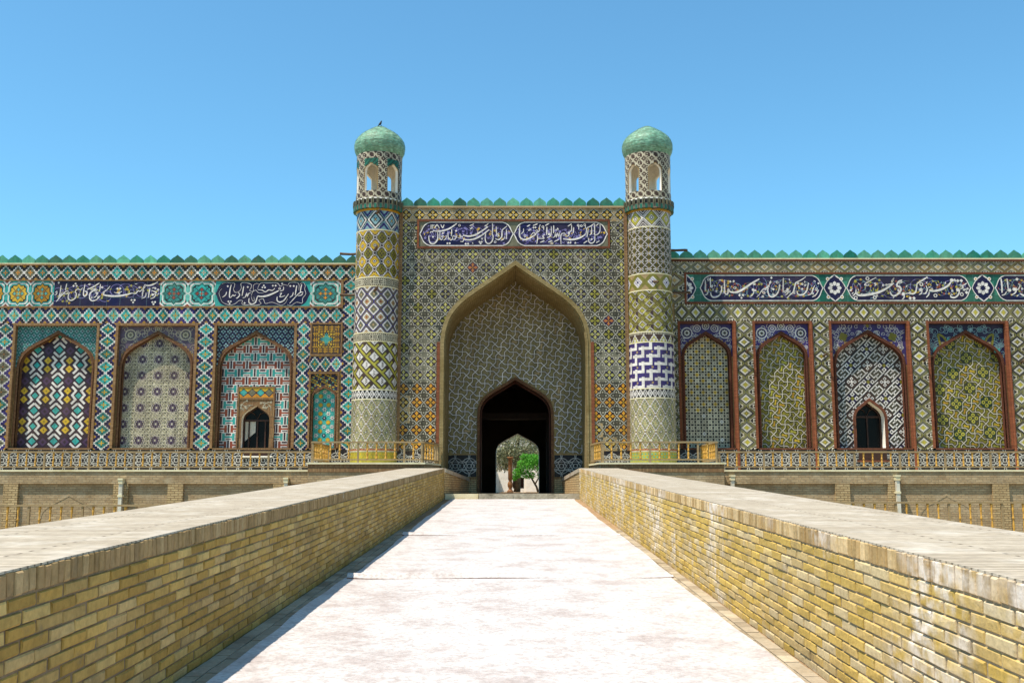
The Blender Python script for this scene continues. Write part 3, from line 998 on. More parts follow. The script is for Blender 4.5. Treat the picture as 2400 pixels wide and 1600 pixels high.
TXT['c1'] = parse("18:352,180 352,230 350,280|14:385,180 390,275|12:388,195 420,200 425,182|18:440,265 490,185 550,265|18:580,180 625,250 660,180|13:330,370 350,335 390,345 400,310|26:400,315 520,328 650,312 780,270 880,210 960,155|24:300,430 310,520 350,590 430,592 500,520 515,420 505,350|d:400,450|17:560,350 562,430 565,485 600,512 640,470|13:640,470 600,440 640,425 660,440|d:632,370|15:710,410 705,480 650,525|17:755,350 752,430 775,505 800,470|d:740,590 795,588|17:838,280 838,350 830,440|15:800,520 850,505 870,420|16:870,420 920,445 960,430 920,500 870,505|d:940,320|14:980,465 1040,475 1030,390 1080,455 1120,400|29:1115,415 1250,435 1400,402 1550,320 1690,230|14:1690,230 1620,210 1660,190 1710,150|14:1040,545 1100,552 1120,500|28:1110,500 1250,515 1400,485 1560,405 1720,290|d:1170,600 1225,600 1495,560 1545,558 1520,595 1552,490|12:1340,565 1330,590 1350,600|22:1640,380 1625,480 1650,570 1720,597 1790,540 1812,440 1790,390 1800,350|18:1797,360 1800,250 1795,150|17:1885,220 1888,320 1900,430|14:1900,440 1950,430 1920,390 1945,360|20:2140,215 2040,290 2020,350 2015,440 1950,508 1890,500 1870,480|15:2085,440 2060,500 1990,530|19:2125,290 2125,400 2120,500|13:1270,255 1290,285 1310,245 1340,275|15:1260,210 1310,190 1360,165|o:1020,200 1860,560")
TXT['c2'] = parse("24:220,170 215,350 240,430 320,468|28:260,450 330,470 420,452 520,400 600,355|15:480,380 540,320 600,350 560,390|15:310,230 305,300 250,345|o:345,390|17:390,185 430,165 465,145|17:530,165 590,145 640,125|12:415,250 440,278 460,240 490,270|d:545,210 590,205|o:620,280|13:640,310 600,335 560,340|15:680,180 682,270 645,310|13:715,150 695,155 690,190|o:765,190|14:785,190 785,260|17:820,165 870,140 915,115|21:860,190 856,280 855,370|18:960,180 965,280 950,370 910,410 860,430|b:910,350|21:1020,160 1018,250 1015,330|17:630,370 640,440 630,500 620,560|18:660,445 720,445 790,440 760,390 820,360|16:990,425 1040,405 1060,330 1080,412 1110,330 1140,405 1160,310|12:1060,245 1090,265 1110,220 1135,260|19:700,530 750,512 800,495|19:890,525 940,508 985,490|19:1030,515 1085,490 1140,465|o:980,548|16:1190,570 1185,420 1200,350 1270,330 1290,370 1230,382|b:1375,325|15:1390,330 1360,390 1290,402|17:1440,150 1435,270 1380,300|19:1490,200 1485,260 1480,330|17:1350,180 1395,155 1440,125|o:1595,160 1670,170 1750,150|14:1612,165 1608,250|14:1768,155 1765,220|30:1240,450 1350,467 1500,462 1650,422 1760,360|19:1760,360 1790,300 1800,220 1880,180 1990,110|18:1830,250 1815,340 1800,420|15:1910,180 1910,330 1860,370|18:1985,130 1980,260 1985,380|19:1835,430 1845,520 1910,547 1975,500 1985,380|d:1910,460|18:2110,130 2110,250 2080,330 2000,370 1960,330|15:2010,170 2045,145 2080,120|17:1720,550 1765,520 1810,495|17:2010,540 2050,518 2090,495|d:1360,535 1410,535 1525,540")
TXT['l1'] = parse("18:180,140 172,300 150,420|17:300,100 290,180 280,250|13:60,350 100,330 100,270 70,300|13:220,280 190,350 130,420|17:350,270 290,275 200,370 100,500|13:260,330 320,325 352,285|22:510,240 490,290 520,320 500,420 420,472 360,440 350,370 375,290|15:510,240 560,220 600,240 650,190|d:450,150 490,100 515,150|22:690,110 672,250 670,340 700,378 740,340 740,280 690,270|20:1000,80 870,170 740,230|22:820,240 880,220 950,240 870,260 810,320 810,430 870,482 960,450 1030,370|17:1020,110 1015,200 1010,270|b:955,310|16:980,310 930,390 890,405|14:1230,150 1160,240 1080,290|30:1085,330 1150,362 1350,378 1550,352 1700,310|18:1700,310 1780,320 1830,260 1870,270 1930,220|d:1385,210 1445,208|11:1320,290 1400,312 1490,270|22:1950,130 2050,142 2150,112 2240,60|19:1945,190 1930,300 1920,400|15:2000,300 1990,390 1910,430|19:2080,200 2065,300 2055,410|15:2120,200 2190,190 2200,215|16:2110,250 2160,270 2220,300 2150,340|b:2145,345|17:2210,320 2180,400 2100,435|d:1700,465 1765,465 1735,515 2145,510 2200,510 2170,555 130,80")
TXT['l2'] = parse("17:325,320 300,400 230,455|d:345,180|21:425,140 400,280 395,440 430,462|18:430,460 470,400 500,420 540,390|19:600,340 630,400 580,470 550,480|21:715,180 700,300 685,420|d:810,200|17:700,470 760,450 790,360 810,430 840,360 880,350|32:1050,425 1150,438 1280,412 1420,350 1530,290|24:850,480 850,580 920,627 1000,580 1030,480 1050,420|d:1180,160 1150,210 1210,210 1390,165 1455,165 1605,110 1795,175 1875,175 375,560 430,560 405,610 750,600|18:1050,265 1150,280 1220,322 1300,270 1380,285 1440,230|o:1550,240|15:1640,190 1635,270 1560,300|22:1500,440 1500,530 1560,577 1650,540 1720,440 1760,370|15:1560,370 1600,350 1560,440 1620,440 1680,410|15:1870,330 1850,410 1790,460|21:1945,160 1930,280 1915,400|19:2060,130 2040,230 2030,330|17:2100,330 2040,330 1960,400 1880,500 1790,610|15:2090,350 2060,400 1980,420|8:210,120 300,90 400,100 500,110 500,180 480,250 520,330 600,320 660,230 650,110 750,90 880,130 890,200 860,290 940,300 940,160 1010,110 1080,130|8:1040,260 1060,170 1120,100 1250,100 1400,95 1510,110 1560,180 1650,140 1740,170|8:1740,150 1790,90 1950,90 2000,160 1990,280|8:2020,120 2090,90 2140,160 2130,250 2160,370 2090,480 2080,600 1950,580 1830,660 1740,640|8:210,240 150,340 190,480 240,580 340,630 430,650 540,610 620,540 700,540 690,620 780,650 860,640 960,660 1130,620 1080,530 1180,500 1230,610 1370,580 1500,620 1600,655 1700,590 1740,490|8:900,420 930,320 1000,280 1060,340 1180,350|8:900,440 930,540 970,540 960,440")

# ---------------------------------------------------------------- the place
DP, DW, DN, DT = 37.5, 38.7, 40.5, 37.6      # portal front, wing front, back of the gate niche, minaret axis
XC = 0.03
SLOPE = 0.0377
GZ = 0.0
ZTER, ZPLAT, ZGATE = 2.34, 2.56, 1.50

# ground, ramp, gate floor
m = MB(); m.poly([(-1500, -1500, GZ), (1500, -1500, GZ), (1500, 1500, GZ), (-1500, 1500, GZ)], (.3, .25, .2))
m.build('ground', M['ground'], kind='structure')
XL, XR = -2.37, 2.19                          # inner faces of the two parapets
m = MB()
for (y0, y1) in ((-4.0, 35.2),):
    a, b = y0 * SLOPE, y1 * SLOPE
    x0, x1 = XL - 1.3, XR + 1.3
    m.poly([(x0, y0, a), (x1, y0, a), (x1, y1, b), (x0, y1, b)], (.4, .3, .2))
    m.poly([(x0, y0, -.5), (x0, y0, a), (x0, y1, b), (x0, y1, -.5)], (.4, .3, .2))
    m.poly([(x1, y0, -.5), (x1, y1, -.5), (x1, y1, b), (x1, y0, a)], (.4, .3, .2))
deck = m.build('bridge_deck', M['deck'], kind='structure')
m = MB(); m.box(-3.0, 3.0, 35.2, 115, 0.2, ZGATE)
m.build('gate_floor', M['deck'], kind='structure')

# ---------------------------------------------------------------- merlons, coping
def merlon_mesh(w, h, col):
    half = [(0, 1), (.05, .92), (.13, .84), (.18, .76), (.27, .69), (.36, .58), (.44, .47), (.485, .33), (.5, .2), (.485, .08), (.45, 0)]
    pts = [(x * w, y * h) for x, y in half]
    loop = pts + [(-x, y) for x, y in pts[1:]][::-1]
    loop = loop[::-1]
    mb = MB(); r = random.Random(1)
    t = 0.06
    mb.poly([(x, -t, z) for x, z in loop], col); mb.poly([(x, t, z) for x, z in loop][::-1], col)
    for i in range(len(loop)):
        a, b = loop[i], loop[(i + 1) % len(loop)]
        mb.poly([(a[0], t, a[1]), (b[0], t, b[1]), (b[0], -t, b[1]), (a[0], -t, a[1])], col)
    return mb
def merlons(parent, x0, x1, z, D, n, h, seed):
    w = (x1 - x0) / n
    r = random.Random(seed)
    ms = [merlon_mesh(w * 0.985, h, PAL[c]).mesh('merlon', M['glaze']) for c in ('green', 'greenD', 'greenL')]
    for i in range(n):
        obj('merlon', ms[r.choice((0, 0, 1, 2))], parent, (x0 + (i + .5) * w, D + r.uniform(-.01, .01), z), (r.uniform(-.05, .05), r.uniform(-.045, .045), r.uniform(-.06, .06)))

# ---------------------------------------------------------------- bays of the wings
def wall_sheet(m, x0, x1, z0, z1, D, holes, col=(.4, .3, .2)):
    xs = x0
    for (a, b, c, d) in sorted(holes):
        if a > xs: m.poly([(xs, D, z0), (a, D, z0), (a, D, z1), (xs, D, z1)], col)
        if c > z0: m.poly([(a, D, z0), (b, D, z0), (b, D, c), (a, D, c)], col)
        if d < z1: m.poly([(a, D, d), (b, D, d), (b, D, z1), (a, D, z1)], col)
        xs = b
    if xs < x1: m.poly([(xs, D, z0), (x1, D, z0), (x1, D, z1), (xs, D, z1)], col)

def bay(parent, label, px0, px1, fw, red, span_fn, tymp_fn, rise_k=0.85, top_gap=0.16, z0=None, z1=None, rec=0.36, sp_rec=0.15, window=None, ribw=0.12, side=0.04):
    bx0, bx1 = PX(px0, 757, DW), PX(px1, 757, DW)
    z0 = PZ(1050, DW) if z0 is None else z0
    z1 = PZ(757, DW) if z1 is None else z1
    e = group_empty('arched_bay', parent, label)
    fm = MB()
    for xa in (bx0, bx1 - fw):
        fv = MB(); fv.box(xa, xa + fw, DW - .035, DW + sp_rec + .02, z0, z1); fv.build('frame_post', M['frame_red_v' if red else 'frame_tan_v'], e)
    fm.box(bx0 + fw, bx1 - fw, DW - .03, DW + sp_rec + .02, z1 - fw, z1 - .003)

    fm.build('frame_lintel', M['frame_red' if red else 'frame_tan'], e)
    ix0, ix1, iz1 = bx0 + fw, bx1 - fw, z1 - fw
    cx = (ix0 + ix1) / 2; a = (ix1 - ix0) / 2 - side - ribw
    za = iz1 - top_gap - ribw * 1.2; rise = a * rise_k * 1.1
    out = arch(a, za, rise, z0, cx)
    m = MB(); plate_with_arch(m, ix0, ix1, z0, iz1, out, DW + sp_rec, PAL['tanD']); m.build('spandrel', M['tanbrick'], e)
    m = MB(); rib(m, out, 0.0, ribw * .55, DW + sp_rec - .06, DW + sp_rec + .03, PAL['brick'])
    rib(m, out, ribw * .55, ribw, DW + sp_rec - .03, DW + sp_rec + .03, PAL['brick'])
    m.build('arch_rib', M['arch_rib_red' if red else 'arch_rib'], e)
    m = MB(); reveal(m, out, DW + sp_rec - .05, DW + rec + .02, PAL['brick']); m.build('arch_reveal', M['arch_rib_red' if red else 'arch_rib'], e)
    ia = in_arch(a, za, rise, z0, cx, ribw * .9)
    sp_in = lambda x, z: ix0 + .01 < x < ix1 - .01 and z < iz1 - .01 and z > za - rise * 1.02 and not ia(x, z)
    if span_fn: span_fn(e, (ix0, ix1, za - rise, iz1), sp_in, DW + sp_rec - .004, cx)
    # tympanum
    ty = (cx - a - .05, cx + a + .05, z0, za + .05)
    DTY = DW + rec
    m = MB()
    win = None
    if window:
        win = window['out'](DTY)
        plate_with_arch(m, ty[0], ty[1], ty[2], ty[3], win, DTY + .006, PAL['mort'])
    else:
        m.poly([(ty[0], DTY + .006, ty[2]), (ty[1], DTY + .006, ty[2]), (ty[1], DTY + .006, ty[3]), (ty[0], DTY + .006, ty[3])], PAL['mort'])
    m.build('tympanum', M['tanbrick'], e)
    inside = (lambda x, z: window is None or not window['in'](x, z))
    iar = in_arch(a, za, rise, z0, cx, 0.06)
    tymp_fn(e, ty, lambda x, z: inside(x, z) and iar(x, z), DTY)
    m = MB(); m.box(ix0, ix1, DW - .02, DTY + .004, z0 - .05, z0 + .012); m.build('sill', M['frame_red' if red else 'frame_tan'], e)
    return e, (bx0, bx1, z0 - .05, z1), DTY

def pixel_span(fn, nx_px=2.3):
    def f(e, rect, ins, D, cx):
        s = nx_px * 0.0163
        x0, x1, z0, z1 = rect
        nx, nz = int((x1 - x0) / s), int((z1 - z0) / s)
        p = pixels(fn, nx, nz, x1 - x0, z1 - z0, merge=False)
        ox, oz = (x0 + x1) / 2, (z0 + z1) / 2
        q = p.clip(lambda u, v: ins(u + ox, v + oz))
        q.mb(seed=5, ja=.2).build('spandrel_tiles', M['glaze'], e, (ox, D, oz), kind='stuff')
    return f
def arabesque_span(ground, line, spots, seed, nscroll=9, w=0.02):
    def f(e, rect, ins, D, cx):
        x0, x1, z0, z1 = rect
        p = Patch()
        n = 34; m_ = 16
        for i in range(n):
            for j in range(m_):
                a, b = x0 + (x1 - x0) * i / n, x0 + (x1 - x0) * (i + 1) / n
                c, d = z0 + (z1 - z0) * j / m_, z0 + (z1 - z0) * (j + 1) / m_
                if ins((a + b) / 2, (c + d) / 2): p.rect(a, b, c, d, 0.001, ground)
        for sx in (-1, 1):
            sc = scrolls((x0, x1, z0, z1), seed, nscroll, (line,), (line, 'sky'), w)
            if sx > 0: continue
        rr = random.Random(seed)
        H = z1 - z0; W = (x1 - x0) / 2
        for k in range(nscroll * 2):
            u = rr.uniform(.02, .95); v = rr.uniform(.1, .96)
            R0 = rr.uniform(.06, .15); sg = rr.choice((-1, 1)); a0 = rr.uniform(0, 6.28)
            for sx in (-1, 1):
                pts = []
                for i in range(14):
                    t = i / 13; an = a0 + sg * t * 7
                    pts.append((cx + sx * (u * W + R0 * (1 - .7 * t) * math.cos(an)), z0 + v * H + R0 * (1 - .7 * t) * math.sin(an)))
                for a, b in zip(pts, pts[1:]):
                    if ins(*a) and ins(*b): p.seg(a, b, w, w, 0.004 + 0.0003 * (k % 8), line)
        for (u, v, r, kind, col) in spots:
            for sx in ((-1, 1) if abs(u) > 1e-3 else (1,)):
                c = (cx + sx * u * W, z0 + v * H)
                if kind == 'round':
                    p.disc(c, r, 0.008, ground, 14); p.ring(c, r, r * .2, 0.009, line, 14); p.disc(c, r * .72, 0.0095, 'ggreenD' if col == 'ring' else col, 12)
                    for q in range(8):
                        an = q * math.pi / 4
                        p.disc((c[0] + r * .42 * math.cos(an), c[1] + r * .42 * math.sin(an)), r * .17, 0.0105, line, 6)
                elif kind == 'clover':
                    for q in range(4):
                        an = q * math.pi / 2 + .4
                        p.disc((c[0] + r * .5 * math.cos(an), c[1] + r * .5 * math.sin(an)), r * .55, 0.008 + .0003 * q, col, 8)
                elif kind == 'leaf':
                    p.line(smooth([(c[0] - sx * r, c[1] - r * .9), (c[0] - sx * r * .2, c[1] + r * .2), (c[0] + sx * r * .7, c[1] + r * .6), (c[0] + sx * r * .5, c[1] - r), (c[0] + sx * r * .3, c[1] - r * 1.6)]), r * .42, 0.008, col)
        p.mb(seed=seed, ja=.06).build('spandrel_tiles', M['glaze'], e, (0, D, 0), kind='stuff')
    return f

def tymp_pixels(fn, n, m_, cell, name='tile', pick=None, alt=None):
    def f(e, ty, ins, D):
        x0, x1, z0, z1 = ty
        fs = alt or {0: fn}
        mot = {k: pixels(g, n, m_, cell, cell * m_ / n) for k, g in fs.items()}
        clp = {k: pixels(g, n, m_, cell, cell * m_ / n, merge=False) for k, g in fs.items()}
        field(e, mot, cell, cell * m_ / n, x0, x1, z0, z1, D, ins, oz=z0, pick=pick, clipf=clp)
    return f
def tymp_vector(mk, cw, ch):
    def f(e, ty, ins, D):
        x0, x1, z0, z1 = ty
        field(e, [mk(cw, ch)], cw, ch, x0, x1, z0, z1, D, ins, oz=z0)
    return f
def tymp_strap(ground, patches, s=0.0163, flowers=None, **kw):
    def f(e, ty, ins, D):
        x0, x1, z0, z1 = ty
        p = Patch(); p.rect(x0, x1, z0, z1, 0.0, ground)
        p.mb().build('ground_tiles', M['glaze'], e, (0, D + .003, 0))
        strapwork(e, s, x0, x1, z0, z1, D, ins, ground, patches, (x0 + x1) / 2, z0 + .1, **kw)
        if flowers:
            k = s / 9.8
            a = (205 * k, 80 * k); b = (80 * k, -205 * k)
            for i in range(-30, 30):
                for j in range(-30, 30):
                    if (i + 2 * j) % 5: continue
                    cx = (x0 + x1) / 2 + (i + .5) * a[0] + (j + .5) * b[0] ; cz = z0 + .1 + (i + .5) * a[1] + (j + .5) * b[1]
                    if not (x0 + .1 < cx < x1 - .1 and z0 + .1 < cz < z1 and ins(cx, cz)): continue
                    q = Patch(); q.disc((0, 0), .25, 0.014, (.022, .042, .02) if (i + j) % 2 else (.04, .045, .018), 8, math.pi / 8)
                    for t in range(4):
                        an = t * math.pi / 2
                        q.disc((.12 * math.cos(an), .12 * math.sin(an)), .075, 0.0165, 'lime', 8)
                        q.disc((.12 * math.cos(an), .12 * math.sin(an)), .03, 0.0175, 'black', 6)
                    obj('flower_tile', q.mb(seed=1).mesh('flower_tile', M['glaze']), e, (cx, D, cz))
    return f

def bands(parent, name, x0, x1, z0, z1, cell, fs, label=None, seed=1, cw=None, vertical=False):
    e = group_empty(name, parent, label)
    w = x1 - x0; h = z1 - z0
    if vertical:
        n = max(1, round(h / cell)); ch = h / n; cwid = w
    else:
        n = max(1, round(w / cell)); cwid = w / n; ch = h
    mots = [pixels(g, 15, 15, cwid, ch) for g in fs]
    r = random.Random(seed)
    seq = [r.randrange(len(fs)) for _ in range(4000)]
    field(e, mots, cwid, ch, x0, x1, z0, z1, DW, None, ox=x0, oz=z0, pick=lambda i, j, cx, cz: seq[i * 7 + j])
    return e

def strip(parent, name, x0, x1, z0, z1, D0, D1, mat):
    m = MB(); m.box(x0, x1, D0, D1, z0, z1); return m.build(name, M[mat], parent)

TEALS = [f_diamond('teal'), f_diamond('tealD'), f_diamond('teal', c2='gold', tri='black'), f_diamond('tealL', tri='purple')]
TOPTEAL = [f_diamond('teal', c2='cream', tri='black', tip='brown'), f_diamond('tealD', c0='red', c2='orange', tri='black', tip='brown'), f_diamond('ggreen', c0='red', c2='orange', tri='black', tip='brown')]
GREENS = [f_green(), f_green('lime', 'ggreen'), f_green('limeD', 'ggreenD')]
GREYS = [f_green('tan', 'tanD', 'cream'), f_green('tan', 'grey', 'cream'), f_green('tanD', 'grey', 'cream'), f_green('lime', 'ggreen', 'white')]

# ================= left wing
ZL = lambda y: PZ(y, DW)
XW = lambda x: PX(x, 757, DW)
lw = thing('palace_wing', 'tiled palace wing left of the gate, mostly turquoise with three tall arched panels', 'palace wing', (0, 0, 0))
LX0, LX1 = XW(-215), XW(838)
holes = []
zb, zt = ZL(1050), ZL(757)

def win_left():
    zs, za_ = ZL(1052), None
    def out(D):
        cx = PX(599, 1000, D); a = 33 * D / F
        zap = PZ(950, D)
        return arch(a, zap, a * 0.95 * 1.1, PZ(1049, D), cx)
    D = DW + .36
    cx = PX(599, 1000, D); a = 37 * D / F
    x0, x1, z1 = cx - 40 * D / F, cx + 40 * D / F, PZ(906, D)
    return dict(out=out, **{'in': lambda x, z: x0 < x < x1 and z < z1}), (x0, x1, z1, cx)
WL, WLr = win_left()

b0 = bay(lw, 'arched panel of pale fine mosaic at the far left end', -204, -4, .10, False, pixel_span(f_hex('black', 'sky', 'tealD')), tymp_pixels(f_pale, 18, 18, .62))
b1 = bay(lw, 'arched panel with diagonal white and purple lattice holding yellow and teal lozenges', 33, 235, .10, False, pixel_span(f_hex('ink', 'sky', 'tealD'), 3.3), tymp_vector(ikat_tile, 51 * PXM, 71.5 * PXM))
b2 = bay(lw, 'arched panel of fine pale star mosaic with faded purple rosettes', 273, 465, .10, False,
         arabesque_span('purpG', 'cream', ((.72, .78, .2, 'round', 'ggreen'), (0, .93, .12, 'round', 'ggreen')), 4, 26, .017), tymp_pixels(f_pale, 18, 18, .62))
b3 = bay(lw, 'arched panel of teal and red basket-weave bricks around a small window', 503, 697, .10, False, pixel_span(f_hex('ink', 'sky', 'navy'), 3.6), tymp_pixels(f_basket, 18, 18, .61), window=WL)
holes = [b0[1], b1[1], b2[1], b3[1]]
# square panel and the small niche next to the minaret
sqx0, sqx1, sqz0, sqz1 = XW(732), XW(800), ZL(830), ZL(760)
nix0, nix1, niz0, niz1 = XW(728), XW(799), ZL(1050), ZL(872)
holes.append((nix0, nix1, niz0 - .05, niz1))
m = MB(); wall_sheet(m, LX0, LX1, ZTER, ZL(619), DW + .016, holes)
m.box(LX0, LX1, DW + 1.2, DW + 7.5, ZTER - .3, ZL(620)); m.poly([(LX0, DW + .016, ZTER), (LX0, DW + .016, ZL(619)), (LX0, DW + 1.2, ZL(619)), (LX0, DW + 1.2, ZTER)], (.4, .3, .2))
m.build('wall', M['tanbrick'], lw)
strip(lw, 'roof_edge', LX0, LX1, ZL(619), ZL(617), DW - .05, DW + 1.3, 'coping')
strip(lw, 'cornice_brick', LX0, LX1, ZL(622.5), ZL(619) - .002, DW - .05, DW + .3, 'frame_tan')
merlons(lw, XW(-215), XW(840), ZL(617), DW + .05, 33, .335, 5)
c_ = .477
XI1 = XW(797); XCOL = XW(803)
bands(lw, 'diamond_tile_band', LX0, LX1, ZL(655.5), ZL(622.5), c_, TOPTEAL, 'upper band of teal diamonds under the cornice', 1)
strip(lw, 'brick_string_course', LX0, XCOL, ZL(658.5), ZL(655.5), DW - .035, DW + .1, 'frame_tan')
strip(lw, 'brick_string_course', LX0, XCOL, ZL(721.5), ZL(717.5), DW - .035, DW + .1, 'frame_tan')
strip(lw, 'brick_upright', XI1, XCOL, ZL(717.5), ZL(658.5), DW - .032, DW + .1, 'frame_tan_v')
bands(lw, 'diamond_tile_band', LX0, XCOL, zt, ZL(721.5), c_, TEALS, 'band of teal diamonds above the arched panels', 2)
for (a, b) in ((-4, 33), (235, 273), (465, 503), (697, 728)):
    bands(lw, 'diamond_tile_column', XW(a), XW(b), zb - .05, zt, c_, TEALS[:2] + ([f_diamond('ggreen', tri='purple', c2='brown')] if a < 0 else []), None, a + 9, vertical=True)
bands(lw, 'diamond_tile_column', XCOL, LX1, zb - .05, ZL(655.5), c_, TEALS[:3], 'column of teal diamonds beside the minaret', 77, vertical=True)
bands(lw, 'diamond_tile_band', XW(728), XCOL, ZL(870), ZL(836), c_ * .95, TEALS, None, 8)
bands(lw, 'diamond_tile_column', XW(728), sqx0, ZL(836), zt, c_ * .5, TEALS, None, 9, vertical=True)
# frieze: star tiles and the two inscriptions
e = group_empty('star_frieze', lw, 'frieze of star tiles between the two inscriptions')
zf0, zf1 = ZL(717.5), ZL(658.5)
for (a, b, fs) in ((-215, 122, (f_frieze_star('yellow', 'gold'), f_frieze_star('gold', 'orange'))), (372, 502, (f_frieze_star('tealD', 'teal', 'tealL', 'red'), f_frieze_star('teal', 'tealD', 'tealL', 'red'))), (725, 797, (f_frieze_star('tealD', 'teal', 'tealL', 'orange'),))):
    x0, x1 = XW(a), XW(b); n = max(1, round((x1 - x0) / .98)); w_ = (x1 - x0) / n
    field(e, [pixels(g, 25, 25, w_, zf1 - zf0) for g in fs], w_, zf1 - zf0, x0, x1, zf0, zf1, DW, None, ox=x0, oz=zf0, pick=lambda i, j, cx, cz, L=len(fs): i % L)
def inscription(parent, label, rect, D, ground, text, bounds, seed, shape=None, rim=True, sc=1.15, scroll=8, scol=('sky', 'ggreen', 'purpL'), fl=('red', 'yellow', 'lime', 'white'), back=None):
    X0, X1, Z0, Z1 = rect
    e = group_empty('inscription_panel', parent, label)
    p = Patch()
    if back:
        p.rect(back[0], back[1], back[2], back[3], 0.0, back[4])
    if shape is None:
        n = max(3, int((X1 - X0) / .5))
        for i in range(n):
            for j in range(3):
                p.rect(X0 + (X1 - X0) * i / n + .003, X0 + (X1 - X0) * (i + 1) / n - .003, Z0 + (Z1 - Z0) * j / 3 + .003, Z0 + (Z1 - Z0) * (j + 1) / 3 - .003, 0.002, ground)
        p.rect(X0, X1, Z0, Z1, 0.0008, 'sky')
        ins = None
    else:
        p.add(shape, 0.002, ground)
        if rim: p.line(shape, 0.035, 0.012, 'white', closed=True)
        H = Z1 - Z0
        ins = lambda x, z: X0 + abs(z - (Z0 + Z1) / 2) * .8 + .05 < x < X1 - abs(z - (Z0 + Z1) / 2) * .8 - .05 and Z0 + .04 < z < Z1 - .04
    p.mb(seed=seed, ja=.12).build('panel_tiles', M['letter'], e, (0, D, 0))
    if scroll: scrolls(rect, seed, scroll, scol, fl, inside=ins).mb(seed=seed).build('scrollwork', M['letter'], e, (0, D, 0), kind='stuff')
    lettering(text, bounds, rect, sc).mb(seed=seed, ja=.04).build('lettering', M['letter'], e, (0, D, 0), kind='stuff')
    return e
inscription(lw, 'rectangular dark inscription panel with white script, flowers and green leaves', (XW(122), XW(372), zf0, zf1), DW, 'navy', TXT['l1'], (40, 2300, 40, 600), 3, None, sc=1.1, scroll=13, scol=('purpL',), fl=('lime', 'white', 'yellow', 'lime'))
r_ = (XW(502), XW(725), zf0 + .02, zf1 - .02)
inscription(lw, 'dark blue lobed inscription panel with white script outlined by a wavy line', r_, DW, 'navy', TXT['l2'], (65, 2260, 60, 665), 4, cartouche_shape(r_, .2), False, 1.1, 0, back=(XW(502), XW(725), zf0, zf1, 'teal'))
# square kufic panel
e = group_empty('square_panel', lw, 'square yellow and brown maze panel with a turquoise centre')
pixels(f_square_kufic, 27, 27, sqx1 - sqx0, sqz1 - sqz0).mb(seed=2).build('maze_tiles', M['glaze'], e, ((sqx0 + sqx1) / 2, DW - .012, (sqz0 + sqz1) / 2))
for (a, b, c, d) in ((sqx0 - .05, sqx1 + .05, sqz0 - .06, sqz0), (sqx0 - .05, sqx1 + .05, sqz1, sqz1 + .06), (sqx0 - .06, sqx0, sqz0, sqz1), (sqx1, sqx1 + .06, sqz0, sqz1)):
    strip(e, 'frame_brick', a, b, c, d, DW - .03, DW + .1, 'frame_tan')
def niche_span(e, rect, ins, D, cx):
    x0, x1, z0, z1 = rect
    f = lambda i, j: 'navy' if (i // 3 + j // 3) % 3 == 0 else ('yellow' if (i + 2 * j) % 5 < 2 else ('teal' if (i - j) % 7 == 0 else 'brown'))
    pixels(f, 24, 20, x1 - x0, z1 - z0, merge=False).clip(lambda u, v: ins(u + cx, v + (z0 + z1) / 2)).mb(seed=3).build('spandrel_tiles', M['glaze'], e, (cx, D, (z0 + z1) / 2), kind='stuff')
def niche_tymp(e, ty, ins, D):
    x0, x1, z0, z1 = ty; cx = (x0 + x1) / 2
    p = Patch(); p.rect(x0, x1, z0, z1, 0, 'teal')
    p.mb().build('ground_tiles', M['glaze'], e, (0, D + .003, 0))
    k = 0; z = z0 + .16
    while z < z1:
        for i, x in enumerate((-.3, 0, .3) if k % 2 == 0 else (-.15, .15)):
            if not ins(cx + x, z): continue
            q = Patch(); c = ('white' if (k + i) % 4 in (0,) else ('yellow' if k % 2 else ('white' if i != 1 else ('navy' if k % 4 else 'white'))))
            if c == 'yellow': q.disc((0, 0), .085, 0.006, 'gold', 10); q.disc((0, 0), .06, 0.008, 'yellow', 8)
            else:
                for t in range(6):
                    an = t * math.pi / 3
                    q.add([(0, 0), (.05 * math.cos(an - .5), .05 * math.sin(an - .5)), (.11 * math.cos(an), .11 * math.sin(an)), (.05 * math.cos(an + .5), .05 * math.sin(an + .5))], 0.006, c)
                q.disc((0, 0), .025, 0.009, 'navy' if c == 'white' else 'white', 6)
            obj('star_tile', q.mb(seed=k).mesh('star_tile', M['glaze']), e, (cx + x, D, z))
        z += .165; k += 1
bay(lw, 'narrow turquoise niche with yellow flowers and white stars', 728, 799, .07, False, niche_span, niche_tymp, rise_k=.7, top_gap=.42, z0=niz0, z1=niz1, rec=.22, sp_rec=.08, ribw=.09, side=.0)

